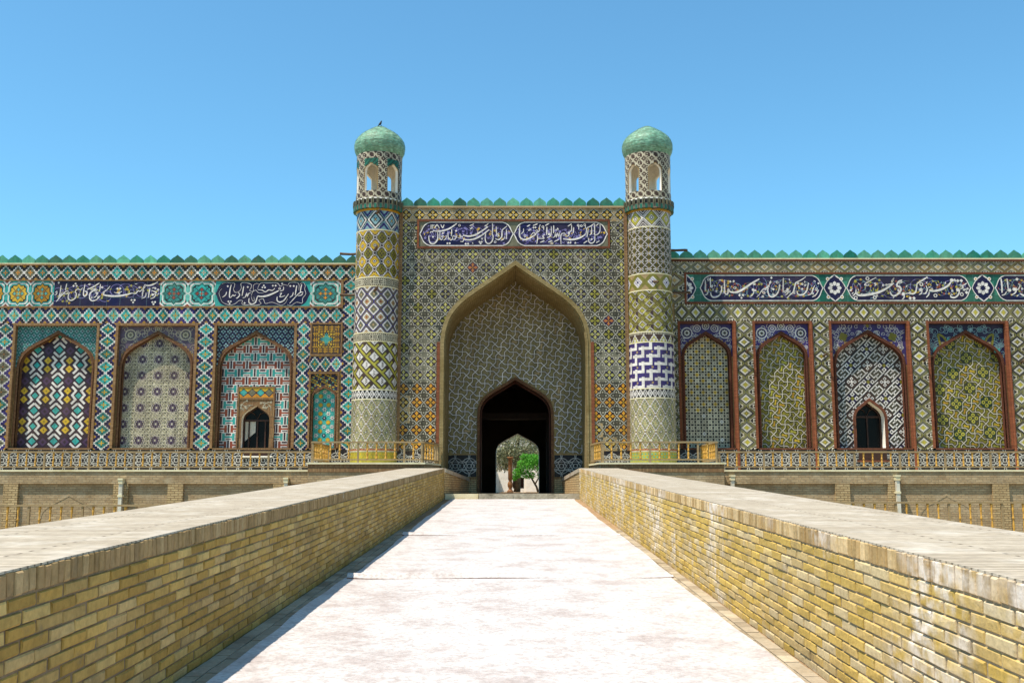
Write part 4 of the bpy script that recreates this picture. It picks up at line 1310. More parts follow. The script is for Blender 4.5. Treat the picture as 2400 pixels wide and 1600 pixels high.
# left window
def window(parent, label, out, D0, dep, revmat, mull, curtain):
    e = group_empty('window', parent, label)
    m = MB(); reveal(m, out, D0 - .02, D0 + dep, PAL['cream'], True); m.build('window_reveal', M[revmat], e)
    xs = [p[0] for p in out]; x0, x1 = min(xs), max(xs); z0 = out[0][1]; zt_ = max(p[1] for p in out); cx = (x0 + x1) / 2
    m = MB(); m.poly([(x, D0 + dep - .02, z) for x, z in out], PAL['black']); m.build('pane', M['glass'], e)
    m = MB(); rib(m, out, -.07, 0.0, D0 + dep - .07, D0 + dep, PAL['black'])
    zs = zt_ - (x1 - x0) * .52
    m.box(x0, x1, D0 + dep - .075, D0 + dep - .01, zs - .035, zs + .035)
    for x in mull: m.box(cx + x * (x1 - x0) - .025, cx + x * (x1 - x0) + .025, D0 + dep - .078, D0 + dep - .012, z0, zs - .035)
    # tracery of the fanlight
    for s_ in (-1, 1):
        pts = smooth([(cx, D0 + dep - .05, zs + .03), (cx + s_ * (x1 - x0) * .12, D0 + dep - .05, zs + .28), (cx + s_ * (x1 - x0) * .33, D0 + dep - .05, zs + .35)]) if False else [(cx, D0 + dep - .05, zs + .03), (cx + s_ * (x1 - x0) * .1, D0 + dep - .05, zs + .25), (cx + s_ * (x1 - x0) * .33, D0 + dep - .05, zs + .36)]
        m.tube(pts, .018, 6)
    m.build('window_frame', M['darkwood'], e)
    if curtain:
        m = MB()
        pts = [(x0 + .1 + .5 * t * (x1 - x0) * (.85 if t < .5 else .8), zs - .05 - 1.0 * t) for t in (0, .3, .6, 1.0)]
        for i in range(8):
            xa, xb = x0 + .08 + i * .05, x0 + .08 + (i + 1) * .05
            dz = .1 + .11 * i
            m.poly([(xa, D0 + dep - .024 - .01 * (i % 2), z0 + .1 + (8 - i) * .02 + .5 * (i / 8)), (xb, D0 + dep - .024 - .01 * ((i + 1) % 2), z0 + .1 + (7 - i) * .02 + .5 * ((i + 1) / 8)),
                    (xb, D0 + dep - .024 - .01 * ((i + 1) % 2), zs - .04), (xa, D0 + dep - .024 - .01 * (i % 2), zs - .04)], PAL['cream'])
        m.build('curtain', M['curtain'], e)
    return e
DTY = DW + .36
e = window(lw, 'dark arched window with a drawn-back curtain and carved surround', WL['out'](DTY), DTY, .28, 'plaster', (-.28, .02, .3), True)
x0, x1, z1, cx = WLr
o_ = WL['out'](DTY)
m = MB(); plate_with_arch(m, x0, x1, o_[0][1], PZ(935, DTY), o_, DTY - .05, PAL['ggreenD']); m.box(x0 - .06, x0, DTY - .09, DTY, o_[0][1], z1); m.box(x1, x1 + .06, DTY - .09, DTY, o_[0][1], z1); m.box(x0, x1, DTY - .08, DTY, z1 - .05, z1)
m.box(x0, x1, DTY - .075, DTY, PZ(936, DTY), PZ(932, DTY))
m.build('surround', M['frame_tan'], e)
arp = scrolls((x0 + .02, x1 - .02, PZ(985, DTY), PZ(938, DTY)), 9, 6, ('cream',), ('cream',), .014, inside=lambda x, z: x0 + .03 < x < x1 - .03 and not in_arch(37 * DTY / F, PZ(945, DTY), 33 * DTY / F * 1.1, 0, cx)(x, z))
arp.mb().build('carved_spandrel', M['glaze'], e, (0, DTY - .053, 0), kind='stuff')
hh_ = z1 - .05 - PZ(932, DTY)
f_lat = lambda i, j: ('teal' if (i // 8) % 2 == 0 else 'ggreen') if abs((i % 8) - 3.5) + abs(j - 4.5) < 3.6 else ('navy' if abs(abs((i % 8) - 3.5) + abs(j - 4.5) - 4) < .8 else ('orange' if j < 5 else 'yellow'))
pixels(f_lat, 32, 10, x1 - x0, hh_).mb(seed=4).build('window_frieze', M['glaze'], e, (cx, DTY - .06, PZ(932, DTY) + hh_ / 2))

for (x_a, x_b, nm) in ((PX(572, 1055, DW), PX(634, 1055, DW), 'left'),):
    strip(e, 'window_apron', x_a, x_b, PZ(1068, DW), zb - .06, DW - .02, DW + .01, 'darkwood')
    strip(e, 'window_sill', x_a - .06, x_b + .06, PZ(1071, DW), PZ(1068, DW) - .002, DW - .06, DW + .01, 'plaster')
# dado behind the railings
def dado(parent, xs0, xs1, z0, z1, D, w=.46, name='dado', label=None, dark='ink'):
    e = group_empty(name, parent, label)
    n = max(1, round((xs1 - xs0) / w)); w = (xs1 - xs0) / n
    field(e, [dado_tile(w, z1 - z0, dark)], w, z1 - z0, xs0, xs1, z0, z1, D, None, ox=xs0, oz=z0)
dado(lw, LX0, XW(728), ZTER + .02, zb - .055, DW, label='dado of white interlaced circles on dark blue')
dado(lw, XW(728), LX1, ZTER + .02, zb - .055, DW)

# ================= right wing
rw = thing('palace_wing', 'tiled palace wing right of the gate, mostly green and grey with red brick frames', 'palace wing')
RX0, RX1 = XW(1560), XW(2600)
ZT2 = ZL(752)
def win_right():
    def out(D):
        cx = PX(2040, 1000, D); a = 34 * D / F
        return arch(a, PZ(940, D), a * 1.1 * 1.1, PZ(1050, D), cx)
    D = DW + .36
    f = in_arch(38 * D / F, PZ(934, D), 38 * D / F * 1.2, 0, PX(2040, 1000, D))
    return {'out': out, 'in': f}
WR = win_right()
roundels = ((.72, .72, .2, 'round', 'ring'), (.33, .86, .13, 'round', 'purple'), (0, .93, .13, 'round', 'ring'), (.9, .3, .07, 'round', 'purple'))
cl = ((.66, .68, .17, 'clover', 'olive'), (0, .95, .07, 'clover', 'olive'))
lf = ((.62, .66, .2, 'leaf', 'olive'), (.38, .86, .1, 'round', 'tealD'), (.8, .35, .12, 'clover', 'teal'), (.45, .6, .09, 'clover', 'teal'), (.14, .86, .08, 'round', 'sky'))
q_pick = lambda i, j, cx, cz: 0 if (i + j) % 2 == 0 and cz > ZL(962) else (1 if cz > ZL(962) else (3 if (i * 7 + j * 3) % 9 == 0 else 1))
quat = {0: f_quatre('yellow'), 1: f_quatre('cream'), 2: f_quatre('sky'), 3: f_quatre('white')}
B = []
B.append(bay(rw, 'narrow arched panel of small yellow and white quatrefoils next to the minaret', 1588, 1722, .09, True, arabesque_span('purple', 'white', roundels, 11, 16, .014), tymp_pixels(None, 7, 7, .225, pick=q_pick, alt=quat), z1=ZT2, rise_k=.9, top_gap=.28, ribw=.12))
B.append(bay(rw, 'narrow arched panel of white interlace on olive, between two green diamond columns', 1763, 1901, .09, True, arabesque_span('purple', 'white', roundels, 12, 16, .014), tymp_strap('olive', ('olive', 'gold', 'yellow', 'lime', 'oliveD')), z1=ZT2, rise_k=.9, top_gap=.28, ribw=.12))
B.append(bay(rw, 'wide arched panel of white diagonal fretwork on grey green around a small window', 1942, 2129, .09, True, arabesque_span('purple', 'white', cl, 13, 30, .015), tymp_vector(fret_tile, 78 * PXM, 78 * PXM), z1=ZT2, rise_k=.86, top_gap=.22, ribw=.12, window=WR))
B.append(bay(rw, 'wide arched panel of olive interlace set with dark green four-petalled flowers', 2170, 2360, .09, True, arabesque_span('navy', 'sky', lf, 14, 34, .016), tymp_strap('olive', ('gold', 'lime', 'yellow', 'olive'), flowers=True), z1=ZT2, rise_k=.86, top_gap=.22, ribw=.12))
B.append(bay(rw, 'arched panel of quatrefoils at the far right end', 2402, 2590, .09, True, arabesque_span('purple', 'white', roundels, 15, 6, .016), tymp_pixels(None, 7, 7, .225, pick=q_pick, alt=quat), z1=ZT2, rise_k=.86, top_gap=.22, ribw=.12))
m = MB(); wall_sheet(m, RX0, RX1, ZTER, ZL(608), DW + .016, [b[1] for b in B])
m.box(RX0, RX1, DW + 1.2, DW + 7.5, ZTER - .3, ZL(609)); m.poly([(RX1, DW + .016, ZTER), (RX1, DW + 1.2, ZTER), (RX1, DW + 1.2, ZL(608)), (RX1, DW + .016, ZL(608))], (.4, .3, .2))
m.build('wall', M['tanbrick'], rw)
strip(rw, 'roof_edge', RX0, RX1, ZL(608), ZL(605.5), DW - .05, DW + 1.3, 'coping')
strip(rw, 'cornice_brick', RX0, RX1, ZL(612.5), ZL(608) - .002, DW - .05, DW + .3, 'frame_red')
merlons(rw, XW(1564), XW(2600), ZL(605.5), DW + .05, 32, .345, 8)
XI0 = XW(1611)
bands(rw, 'diamond_tile_band', RX0, RX1, ZL(638.5), ZL(612.5), .52, GREYS, 'upper band of white outlined diamonds on grey tan', 21)
strip(rw, 'brick_string_course', XI0 - .08, RX1, ZL(642.5), ZL(638.5), DW - .035, DW + .1, 'frame_red')
strip(rw, 'brick_string_course', XI0 - .08, RX1, ZL(712), ZL(707.5), DW - .035, DW + .1, 'frame_red')
strip(rw, 'brick_upright', XI0 - .08, XI0, ZL(707.5), ZL(642.5), DW - .032, DW + .1, 'frame_red_v')
bands(rw, 'diamond_tile_band', XW(1582), RX1, ZT2, ZL(712), .53, GREENS, 'band of white and lime diamonds above the arched panels', 22)
bands(rw, 'diamond_tile_column', RX0, XI0 - .08, ZL(712), ZL(638.5), .5, GREYS[:3], None, 23, vertical=True)
bands(rw, 'diamond_tile_column', RX0, XW(1588), zb - .05, ZT2, .5, GREENS, None, 24, vertical=True)
for a, b in ((1722, 1763), (1901, 1942), (2129, 2170), (2360, 2402)):
    bands(rw, 'diamond_tile_column', XW(a), XW(b), zb - .05, ZT2, .53, GREENS, None, a, vertical=True)
# frieze on teal ground
zf0, zf1 = ZL(707), ZL(643)
p = Patch(); n = 60
for i in range(n):
    for j in range(4):
        a, b = XI0 + (RX1 - XI0) * i / n, XI0 + (RX1 - XI0) * (i + 1) / n
        p.rect(a + .003, b - .003, zf0 + (zf1 - zf0) * j / 4 + .003, zf0 + (zf1 - zf0) * (j + 1) / 4 - .003, 0.002, 'greenD' if (i + j) % 3 else 'green')
p.rect(XI0, RX1, zf0, zf1, 0, 'sky')
fz = p.mb(seed=3).build('frieze_ground_tiles', M['glaze'], rw, (0, DW, 0))
def medallion(parent, cx, w, half=0):
    e = group_empty('flower_medallion', parent)
    zc = (zf0 + zf1) / 2; H = (zf1 - zf0) / 2 * .97
    p = Patch()
    sh = []
    for k in range(24):
        a = 2 * math.pi * k / 24
        rr = 1 / (abs(math.cos(a)) ** 1.3 + abs(math.sin(a)) ** 1.3) ** (1 / 1.3)
        sh.append((w * rr * math.cos(a) * 1.0, H * rr * math.sin(a)))
    if half: sh = [(max(x, 0), z) for x, z in sh]
    p.add(sh, 0.006, 'navy'); p.line(sh, .03, 0.012, 'white', closed=True)
    for q in range(8):
        an = q * math.pi / 4
        c = (.19 * math.cos(an), .2 * math.sin(an))
        if half and c[0] < -.01: continue
        pet = [(.085, .0), (.13, .055), (.21, .07), (.27, .0), (.21, -.07), (.13, -.055)]
        p.add([(x * math.cos(an) - y * math.sin(an), (x * math.sin(an) + y * math.cos(an))) for x, y in pet], 0.010, 'white')
    p.disc((0, 0), .07, 0.011, 'navy', 8)
    for sx in ((1,) if half else (-1, 1)):
        for sz in (-1, 1):
            c = (sx * w * .62, sz * H * .68)
            p.disc(c, .075, 0.013, 'white', 8); p.disc(c, .035, 0.015, 'gold', 6)
            p.line(smooth([(sx * .02, sz * H * .95), (sx * w * .35, sz * H * .75), c]), .025, 0.0125 + .0004 * sx, 'white')
    p.mb(seed=2, ja=.05).build('flower_tiles', M['letter'], e, (cx, DW - .004, zc))
for k, (tx, a, b, bnd, lab) in enumerate((('r1', 1643, 1932, (10, 2300, 75, 545), 'blue inscription panel with white script and orange flowers nearest the minaret'),
                                     ('r2', 1988, 2280, (35, 1700, 60, 385), 'blue inscription panel with white script between two flower medallions'),
                                     ('r3', 2338, 2628, (2000, 3660, 50, 380), 'blue inscription panel with white script cut off by the right edge'))):
    r_ = (XW(a), XW(b), zf0 + .045, zf1 - .045)
    inscription(rw, lab, r_, DW - .006, 'navy', TXT[tx], bnd, 30 + k, cartouche_shape(r_, .2), True, 1.0, 24)
medallion(rw, XI0, .36, 1); medallion(rw, XW(1960), .42); medallion(rw, XW(2309), .42)
e = window(rw, 'dark arched window in a deep white reveal with a brick rim', WR['out'](DTY), DTY, .42, 'plaster', (.0,), False)
m = MB(); rib(m, WR['out'](DTY), 0, .1, DTY - .06, DTY + .01, PAL['brick']); m.build('brick_rim', M['frame_red'], e)
strip(e, 'window_apron', PX(2012, 1055, DW), PX(2078, 1055, DW), PZ(1078, DW), zb - .06, DW - .02, DW + .01, 'darkwood')
strip(e, 'window_sill', PX(2008, 1055, DW), PX(2082, 1055, DW), PZ(1082, DW), PZ(1078, DW) - .002, DW - .06, DW + .01, 'frame_red')
dado(rw, RX0, RX1, ZTER + .02, zb - .055, DW, label='dado of white interlaced circles on near black')
# red brick half-round shafts beside the frames, running down past the dado
for px_ in (1722, 1901, 2129, 2360):
    m = MB(); x = XW(px_) + .0
    m.lathe([(.055, ZTER), (.055, ZT2 - .02)], 10, cx=x, cy=DW - .02); m.build('corner_shaft', M['frame_red_v'], rw)

# ================= gate portal
gp = thing('gate_portal', 'tall central gateway with a deep pointed arch between the two minarets', 'gateway')
PX0_, PX1_ = PX(936, 500, DP), PX(1470, 500, DP)
ZPT = PZ(484, DP)
A0, ZA0 = 167 * .01578, PZ(622, DP); RISE0 = A0 * 1.1
po = arch(A0, ZA0, RISE0, 1.3, XC)
m = MB(); plate_with_arch(m, PX0_, PX1_, 1.3, ZPT, po, DP + .016, PAL['tan'])
m.poly([(PX0_, DP + .016, 1.3), (PX0_, DP + .016, ZPT), (PX0_, 55, ZPT), (PX0_, 55, 1.3)], PAL['tan'])
m.poly([(PX1_, DP + .016, 1.3), (PX1_, 55, 1.3), (PX1_, 55, ZPT), (PX1_, DP + .016, ZPT)], PAL['tan'])
m.build('wall', M['tanbrick'], gp)
strip(gp, 'roof', PX0_, PX1_, ZPT - .05, ZPT + .02, DP - .02, 55.2, 'roof')
m = MB(); reveal(m, po, DP - .02, DN + .02, PAL['tan']); m.build('niche_vault', M['soffit'], gp)
m = MB(); rib(m, po, 0.0, .05, DP - .07, DP + .02, PAL['tan']); rib(m, po, .05, .15, DP - .04, DP + .02, PAL['brick']); rib(m, offset(po, -.0), -.035, 0, DP + .1, DP + .2, PAL['tan'])
m.build('arch_rib', M['soffit'], gp)
for q_ in (po[:2], po[-2:]):
    m = MB(); rib(m, q_, .15, .27, DP - .05, DP + .02, PAL['brick']); m.build('brick_jamb_edge', M['frame_red_v'], gp)
cs = (PX1_ - PX0_) / 17
strip(gp, 'cornice_brick', PX0_, PX1_, ZPT - .07, ZPT - .052, DP - .04, DP + .2, 'frame_tan')
merlons(gp, PX0_ + .03, PX1_ - .03, ZPT + .02, DP + .05, 17, .33, 12)
ixa, ixb, iza, izb = PX(978, 545, DP), PX(1429, 545, DP), PZ(582, DP), PZ(515, DP)
f_in = in_arch(A0, ZA0, RISE0, 0, XC, .12)
stars = {0: portal_star(cs, cs, 'lime', 'cream'), 1: portal_star(cs, cs, 'limeD', 'lime', 'black'), 2: portal_star(cs, cs, 'orange', 'yellow', 'black'), 3: portal_star(cs, cs, 'brick', 'orange', 'navy'),
         4: portal_star(cs, cs, 'olive', 'cream', 'navy', 'grey'), 5: portal_star(cs, cs, 'yellow', 'cream', 'black', 'tan'), 6: portal_star(cs, cs, 'lime', 'cream', 'navy', 'grey')}
sr = random.Random(4)
def spick(i, j, cx, cz):
    u = sr.random()
    if cz > ZPT - .6: return 5
    if cz < PZ(885, DP): return 2 if u < .9 else 5
    if u < .012: return 3
    if cz < PZ(760, DP): return 6 if u < .75 else 1
    return 1 if u < .3 else (4 if u < .5 else 0)
e = group_empty('star_tile_field', gp, 'field of eight-pointed star tiles, lime above and orange near the foot')
nz = math.ceil((ZPT - .07 - PZ(1056, DP)) / cs)
field(e, stars, cs, cs, PX0_, PX1_, PZ(1056, DP), ZPT - .075, DP, lambda x, z: not f_in(x, z) and not (ixa - .02 < x < ixb + .02 and iza - .02 < z < izb + .02), ox=PX0_, oz=ZPT - .075 - nz * cs, pick=spick)
# inscription over the arch
for (a, b, c, d) in ((ixa, ixb, iza, iza + .07), (ixa, ixb, izb - .07, izb)):
    strip(gp, 'inscription_frame', a, b, c, d, DP - .04, DP + .1, 'frame_red')
for (a, b) in ((ixa, ixa + .07), (ixb - .07, ixb)):
    strip(gp, 'inscription_frame', a, b, iza + .07, izb - .07, DP - .038, DP + .1, 'frame_red_v')
mid = (ixa + ixb) / 2
p = Patch(); p.rect(ixa + .07, ixb - .07, iza + .07, izb - .07, 0, 'ggreen')
p.mb().build('inscription_ground', M['glaze'], gp, (0, DP, 0))
for k, (tx, a, b, bnd, lab) in enumerate((('c1', ixa + .09, mid - .01, (85, 2285, 130, 640), 'left of the two blue inscription panels over the gate arch'), ('c2', mid + .01, ixb - .09, (80, 2280, 90, 600), 'right of the two blue inscription panels over the gate arch'))):
    r_ = (a, b, iza + .1, izb - .1)
    inscription(gp, lab, r_, DP - .003, 'navy', TXT[tx], bnd, 40 + k, cartouche_shape(r_, .22), True, 1.1, 20, ('purpL', 'purple'), ('purple', 'purpL', 'yellow', 'purpL'))
sc = scrolls((ixa + .08, ixb - .08, iza + .08, izb - .08), 77, 3, ('white',), ('white',), .014, inside=lambda x, z: min(abs(x - ixa - .1), abs(x - ixb + .1), abs(x - mid)) < .16)
for x in (PX0_ - .3, PX1_ - .02):
    strip(gp, 'corner_return', x, x + .32, 1.3, ZPT - .06, DP + .06, DP + .4, 'tanbrick')
# narrow brick pilasters at the outer edges
for x in (PX0_ + .02, PX1_ - .14):
    strip(gp, 'brick_pilaster', x, x + .12, PZ(1056, DP), ZPT - .08, DP - .05, DP + .05, 'frame_tan_v')
dado(gp, PX0_, XC - A0 - .2, 2.4, PZ(1056, DP) - .01, DP, .46, label='dado of white interlaced circles left and right of the arch foot')
dado(gp, XC + A0 + .2, PX1_, 2.4, PZ(1056, DP) - .01, DP, .46)

# back wall of the niche with the door
AD, ZAD = 83 * .01695, PZ(890, DN); RD = AD * .86 * 1.1
XD = PX(1208, 1000, DN)
do = arch(AD, ZAD, RD, ZGATE - .1, XD)
m = MB(); plate_with_arch(m, XC - A0 - .1, XC + A0 + .1, ZGATE - .1, ZA0 + .1, do, DN + .016, PAL['oliveD']); m.build('niche_back_wall', M['tanbrick'], gp)
e = group_empty('niche_interlace', gp, 'white interlaced strapwork on olive filling the back of the niche')
d_in = in_arch(AD, ZAD, RD, 0, XD, .13); p_in = in_arch(A0, ZA0, RISE0, 0, XC, .05)
p = Patch()
for i in range(60):
    for j in range(100):
        a = XC - A0 + 2 * A0 * i / 60; b = a + 2 * A0 / 60; c = PZ(1062, DN) + j * .085; d = c + .085
        if p_in((a + b) / 2, (c + d) / 2) and not d_in((a + b) / 2, (c + d) / 2): p.rect(a, b, c, d, 0, (.25, .20, .085) if (i * 3 + j * 5) % 4 else (.19, .15, .06))
p.mb(seed=4).build('ground_tiles', M['glaze'], e, (0, DN + .004, 0), kind='stuff')
strapwork(e, .0168, XC - A0, XC + A0, PZ(1062, DN), ZA0 + .1, DN, lambda x, z: p_in(x, z) and not d_in(x, z), 'olive', ((.30, .24, .10), 'tan', (.33, .27, .12), (.26, .21, .07), (.28, .22, .08)), XC + .1, 3.5, lw=2.0, dk=3.6, line='white')
for (a, b) in ((XC - A0, XD - AD - .13), (XD + AD + .13, XC + A0)):
    dado(gp, a, b, PZ(1117, DN), PZ(1066, DN), DN, .6, 'niche_dado')
    strip(gp, 'brick_base', a, b, ZGATE - .1, PZ(1122, DN), DN - .05, DN + .05, 'retain_light')
    strip(gp, 'base_ledge', a, b, PZ(1122, DN), PZ(1118, DN), DN - .08, DN + .05, 'frame_tan')
m = MB(); rib(m, do, 0, .10, DN - .05, DN + .02, PAL['brick']); m.build('door_arch_rib', M['arch_rib'], gp)
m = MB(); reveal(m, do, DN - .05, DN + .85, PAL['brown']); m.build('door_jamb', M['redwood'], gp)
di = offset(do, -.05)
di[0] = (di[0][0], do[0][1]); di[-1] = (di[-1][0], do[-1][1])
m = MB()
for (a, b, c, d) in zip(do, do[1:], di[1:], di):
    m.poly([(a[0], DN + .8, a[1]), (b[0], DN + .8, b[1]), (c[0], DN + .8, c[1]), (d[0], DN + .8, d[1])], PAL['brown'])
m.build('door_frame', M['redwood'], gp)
# wooden door leaves folded back inside the passage
for s_ in (-1, 1):
    m = MB(); x = XD + s_ * (AD + .02)
    m.box(min(x, x + s_ * .08), max(x, x + s_ * .08), DN + .9, DN + 2.2, ZGATE + .03, ZAD - RD + .3)
    for k in range(3): m.box(min(x - s_ * .03, x), max(x - s_ * .03, x), DN + 1.0 + k * .4, DN + 1.3 + k * .4, ZGATE + .3, ZAD - RD)
    m.build('door_leaf', M['redwood'], gp)
DB = 54.0
AB, ZAB, XB = 50 * DB / F, PZ(1016, DB), PX(1213, 1080, DB)
bo = arch(AB, ZAB, AB * .78 * 1.1, ZGATE - .1, XB)
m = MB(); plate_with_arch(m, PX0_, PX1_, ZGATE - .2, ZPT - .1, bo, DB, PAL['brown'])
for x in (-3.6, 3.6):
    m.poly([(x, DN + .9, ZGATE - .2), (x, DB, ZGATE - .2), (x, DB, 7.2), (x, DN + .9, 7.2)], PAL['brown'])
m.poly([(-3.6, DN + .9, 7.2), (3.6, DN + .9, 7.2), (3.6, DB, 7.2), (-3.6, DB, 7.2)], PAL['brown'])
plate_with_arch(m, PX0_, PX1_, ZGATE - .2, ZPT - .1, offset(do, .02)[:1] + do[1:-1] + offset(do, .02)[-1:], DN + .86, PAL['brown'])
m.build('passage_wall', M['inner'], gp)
m = MB(); reveal(m, bo, DB - .3, DB + .9, PAL['cream']); m.build('inner_arch_reveal', M['plaster'], gp)
for k in range(7):
    strip(gp, 'ceiling_beam', -3.55, 3.55, 6.8, 7.15, DN + 1.6 + k * 1.8, DN + 1.85 + k * 1.8, 'darkwood')
strip(gp, 'passage_lintel', -3.5, 3.5, 4.85, 5.15, 47.0, 47.3, 'darkwood')
for x in (-1.75, 1.45):
    strip(gp, 'passage_post', x, x + .25, ZGATE, 4.85, 47.0, 47.25, 'darkwood')

# ================= minarets
def minaret(label, X, bandlist, open0, base_cols, dome_seed, pegs, green_top=False):
    e0 = thing('minaret', label, 'minaret', (X, DT, 0), group='minarets beside the gate')
    RB, RT = .855, .80
    zbot, ztop = ZPLAT, PZ(478, DT - .4)
    rad = lambda z: RB + (RT - RB) * (z - zbot) / (ztop - zbot)
    ZY = lambda y: PZ(y, DT - .6)
    m = MB(); m.lathe([(rad(zbot) - .03, zbot - .2), (rad(ztop) - .03, ztop + .2)], 40, PAL['tanD']); m.build('shaft_core', M['tanbrick'], e0, smooth=True)
    for (y0, y1, fn, nu, nv, around, rows) in bandlist:
        z0, z1 = ZY(y1), ZY(y0)
        be = group_empty('tile_band', e0)
        ch = (z1 - z0) / rows
        for r_i in range(rows):
            zc = z0 + (r_i + .5) * ch
            R0 = rad(zc)
            w = 2 * math.pi * R0 / around
            fm = lambda u, v, h, R0=R0: ((R0 + h) * math.sin(u / R0), -(R0 + h) * math.cos(u / R0), v)
            pt = pixels(fn, nu, nv, w, ch)
            # long runs are cut so that the tile follows the curve
            q = Patch()
            for pts, h, c in pt.p:
                u0, u1 = pts[0][0], pts[1][0]; k = max(1, int((u1 - u0) / .09 + .5))
                for i in range(k): q.rect(u0 + (u1 - u0) * i / k, u0 + (u1 - u0) * (i + 1) / k, pts[0][1], pts[2][1], h, c)
            me = q.mb(seed=int(y0), fmap=fm, ja=.12).mesh('tile', M['glazeL'])
            for a in range(around):
                obj('tile', me, be, (0, 0, zc), (0, 0, 2 * math.pi * (a + (.5 if r_i % 2 else 0) * 0) / around))
        m = MB(); m.lathe([(rad(z1) - .02, z1 - .022), (rad(z1) + .012, z1 - .018), (rad(z1) + .012, z1 + .018), (rad(z1) - .02, z1 + .022)], 40, PAL['tan'], cap=False)
        m.build('ring_moulding', M['coping'], be, smooth=False)
    # foot: short pale tiles
    z0, z1 = zbot - .1, ZY(1052)
    be = group_empty('foot_tiles', e0)
    R0 = rad(z0)
    for k, c in ((0, base_cols),):
        fm = lambda u, v, h: ((R0 + h) * math.sin(u / R0), -(R0 + h) * math.cos(u / R0), v)
        f = lambda i, j: c[2] if j >= 11 else (c[3] if j == 10 else (c[1] if (i + j // 2) % 2 == 0 and j % 2 == 0 else c[0]))
        pixels(f, 90, 12, 2 * math.pi * R0, z1 - z0, merge=False).mb(seed=3, fmap=fm).build('foot_tile_ring', M['glazeL'], be, (0, 0, (z0 + z1) / 2))
    # muqarnas ring
    zr0, zr1 = ZY(492), ZY(468)
    be = group_empty('corbel_ring', e0)
    m = MB(); m.lathe([(RT - .02, zr0 - .1), (RT + .05, zr0 - .02), (RT + .05, zr0 + .03), (RT, zr0 + .05)], 40, PAL['gold'], cap=False); m.build('yellow_moulding', M['glazeL'], be, smooth=True)
    n = 30
    cell = MB()
    w = 2 * math.pi * (RT + .12) / n * .5 * .92
    hgt = zr1 - zr0
    R1 = RT + .10
    cell.box(-w, w, -R1 - .03, -R1 + .12, hgt * .05, hgt * .5, PAL['grey'])
    cell.box(-w * .45, w * .45, -R1 - .045, -R1 + .1, 0.0, hgt * .42, PAL['greenD'])
    cell.box(-w, -w * .6, -R1 - .06, -R1 + .1, hgt * .5, hgt * .98, PAL['ggreen']); cell.box(w * .6, w, -R1 - .06, -R1 + .1, hgt * .5, hgt * .98, PAL['ggreen'])
    cell.box(-w * .6, w * .6, -R1 + .0, -R1 + .1, hgt * .45, hgt * .98, PAL['black'])
    cm = cell.mesh('corbel', M['glaze'])
    for a in range(n): obj('corbel', cm, be, (0, 0, zr0), (0, 0, 2 * math.pi * a / n))
    # lantern
    zl0, zl1 = zr1, ZY(359)
    RL, RI = .845, .735
    be = group_empty('lantern', e0)
    m = MB(); m.lathe([(.3, zl0 - .04), (RL + .06, zl0 - .03), (RL + .06, zl0 + .02), (RL, zl0 + .03)], 40, PAL['tan']); m.build('lantern_floor', M['plaster'], be)
    zo0, zoA = ZY(450), ZY(386)
    half = .245
    sector = 2 * math.pi / 6
    out = arch(half, zoA, half * 1.1, zo0, 0)
    def cyl(r, flip):
        mb = MB(); W = r * sector / 2
        sc_ = r / RL
        o2 = [(x * sc_, z) for x, z in out]
        tmp = MB(); plate_with_arch(tmp, -W, W, zl0, zl1, o2, 0, PAL['cream'])
        for f in tmp.f:
            pts = [tmp.v[i] for i in f]
            u0 = min(p[0] for p in pts); u1 = max(p[0] for p in pts); k = max(1, int((u1 - u0) / .08))
            if len(pts) == 4 and k > 1 and abs(pts[0][2] - pts[1][2]) < 1e-6:
                for i in range(k):
                    a, b = u0 + (u1 - u0) * i / k, u0 + (u1 - u0) * (i + 1) / k
                    q = [(a, pts[0][2]), (b, pts[0][2]), (b, pts[2][2]), (a, pts[2][2])]
                    q = [(r * math.sin(u / r), -r * math.cos(u / r), z) for u, z in q]
                    mb.poly(q[::-1] if flip else q, PAL['cream'])
            else:
                q = [(r * math.sin(p[0] / r), -r * math.cos(p[0] / r), p[2]) for p in pts]
                mb.poly(q[::-1] if flip else q, PAL['cream'])
        return mb
    inner = cyl(RI, True)
    q0 = [(x, z) for x, z in out] + [out[0]]
    for (xa, za), (xb, zb_) in zip(q0, q0[1:]):
        f = lambda x, z, r: (r * math.sin(x / RL), -r * math.cos(x / RL), z)
        inner.poly([f(xa, za, RL), f(xa, za, RI), f(xb, zb_, RI), f(xb, zb_, RL)], PAL['cream'])
    im = inner.mesh('plaster_lining', M['plaster'])
    om = cyl(RL, False).mesh('lantern_wall', M['tanbrick'])
    # mosaic skin of one sector: a net of white lines on brown
    ia = in_arch(half, zoA, half * 1.1, zo0, 0, .03)
    nzp = int((zl1 - zl0) / .042); nup = 21; W = RL * sector
    def net(i, j):
        u = (i + .5) / nup * W - W / 2; z = zl0 + (j + .5) * (zl1 - zl0) / nzp
        if ia(u, z): return None
        if abs(u) < half + .05 and zo0 < z < zoA + .42:
            if abs(u) > half + .01: return 'cream' if j % 2 else 'brown'
            if green_top and zoA - .12 < z < zoA + .2: return 'greenD' if (i * 3 + j * 5) % 4 else 'black'
        k = min((i) % 7, 7 - i % 7) + min(j % 7, 7 - j % 7)
        return 'cream' if k in (3, 4) and (i + j) % 7 not in (0,) or k == 0 else 'brown'
    fm = lambda u, v, h: ((RL + .008 + h) * math.sin(u / RL), -(RL + .008 + h) * math.cos(u / RL), v)
    sk = pixels(net, nup, nzp, W, zl1 - zl0, merge=False).mb(seed=6, fmap=fm).mesh('lantern_tiles', M['glaze'])
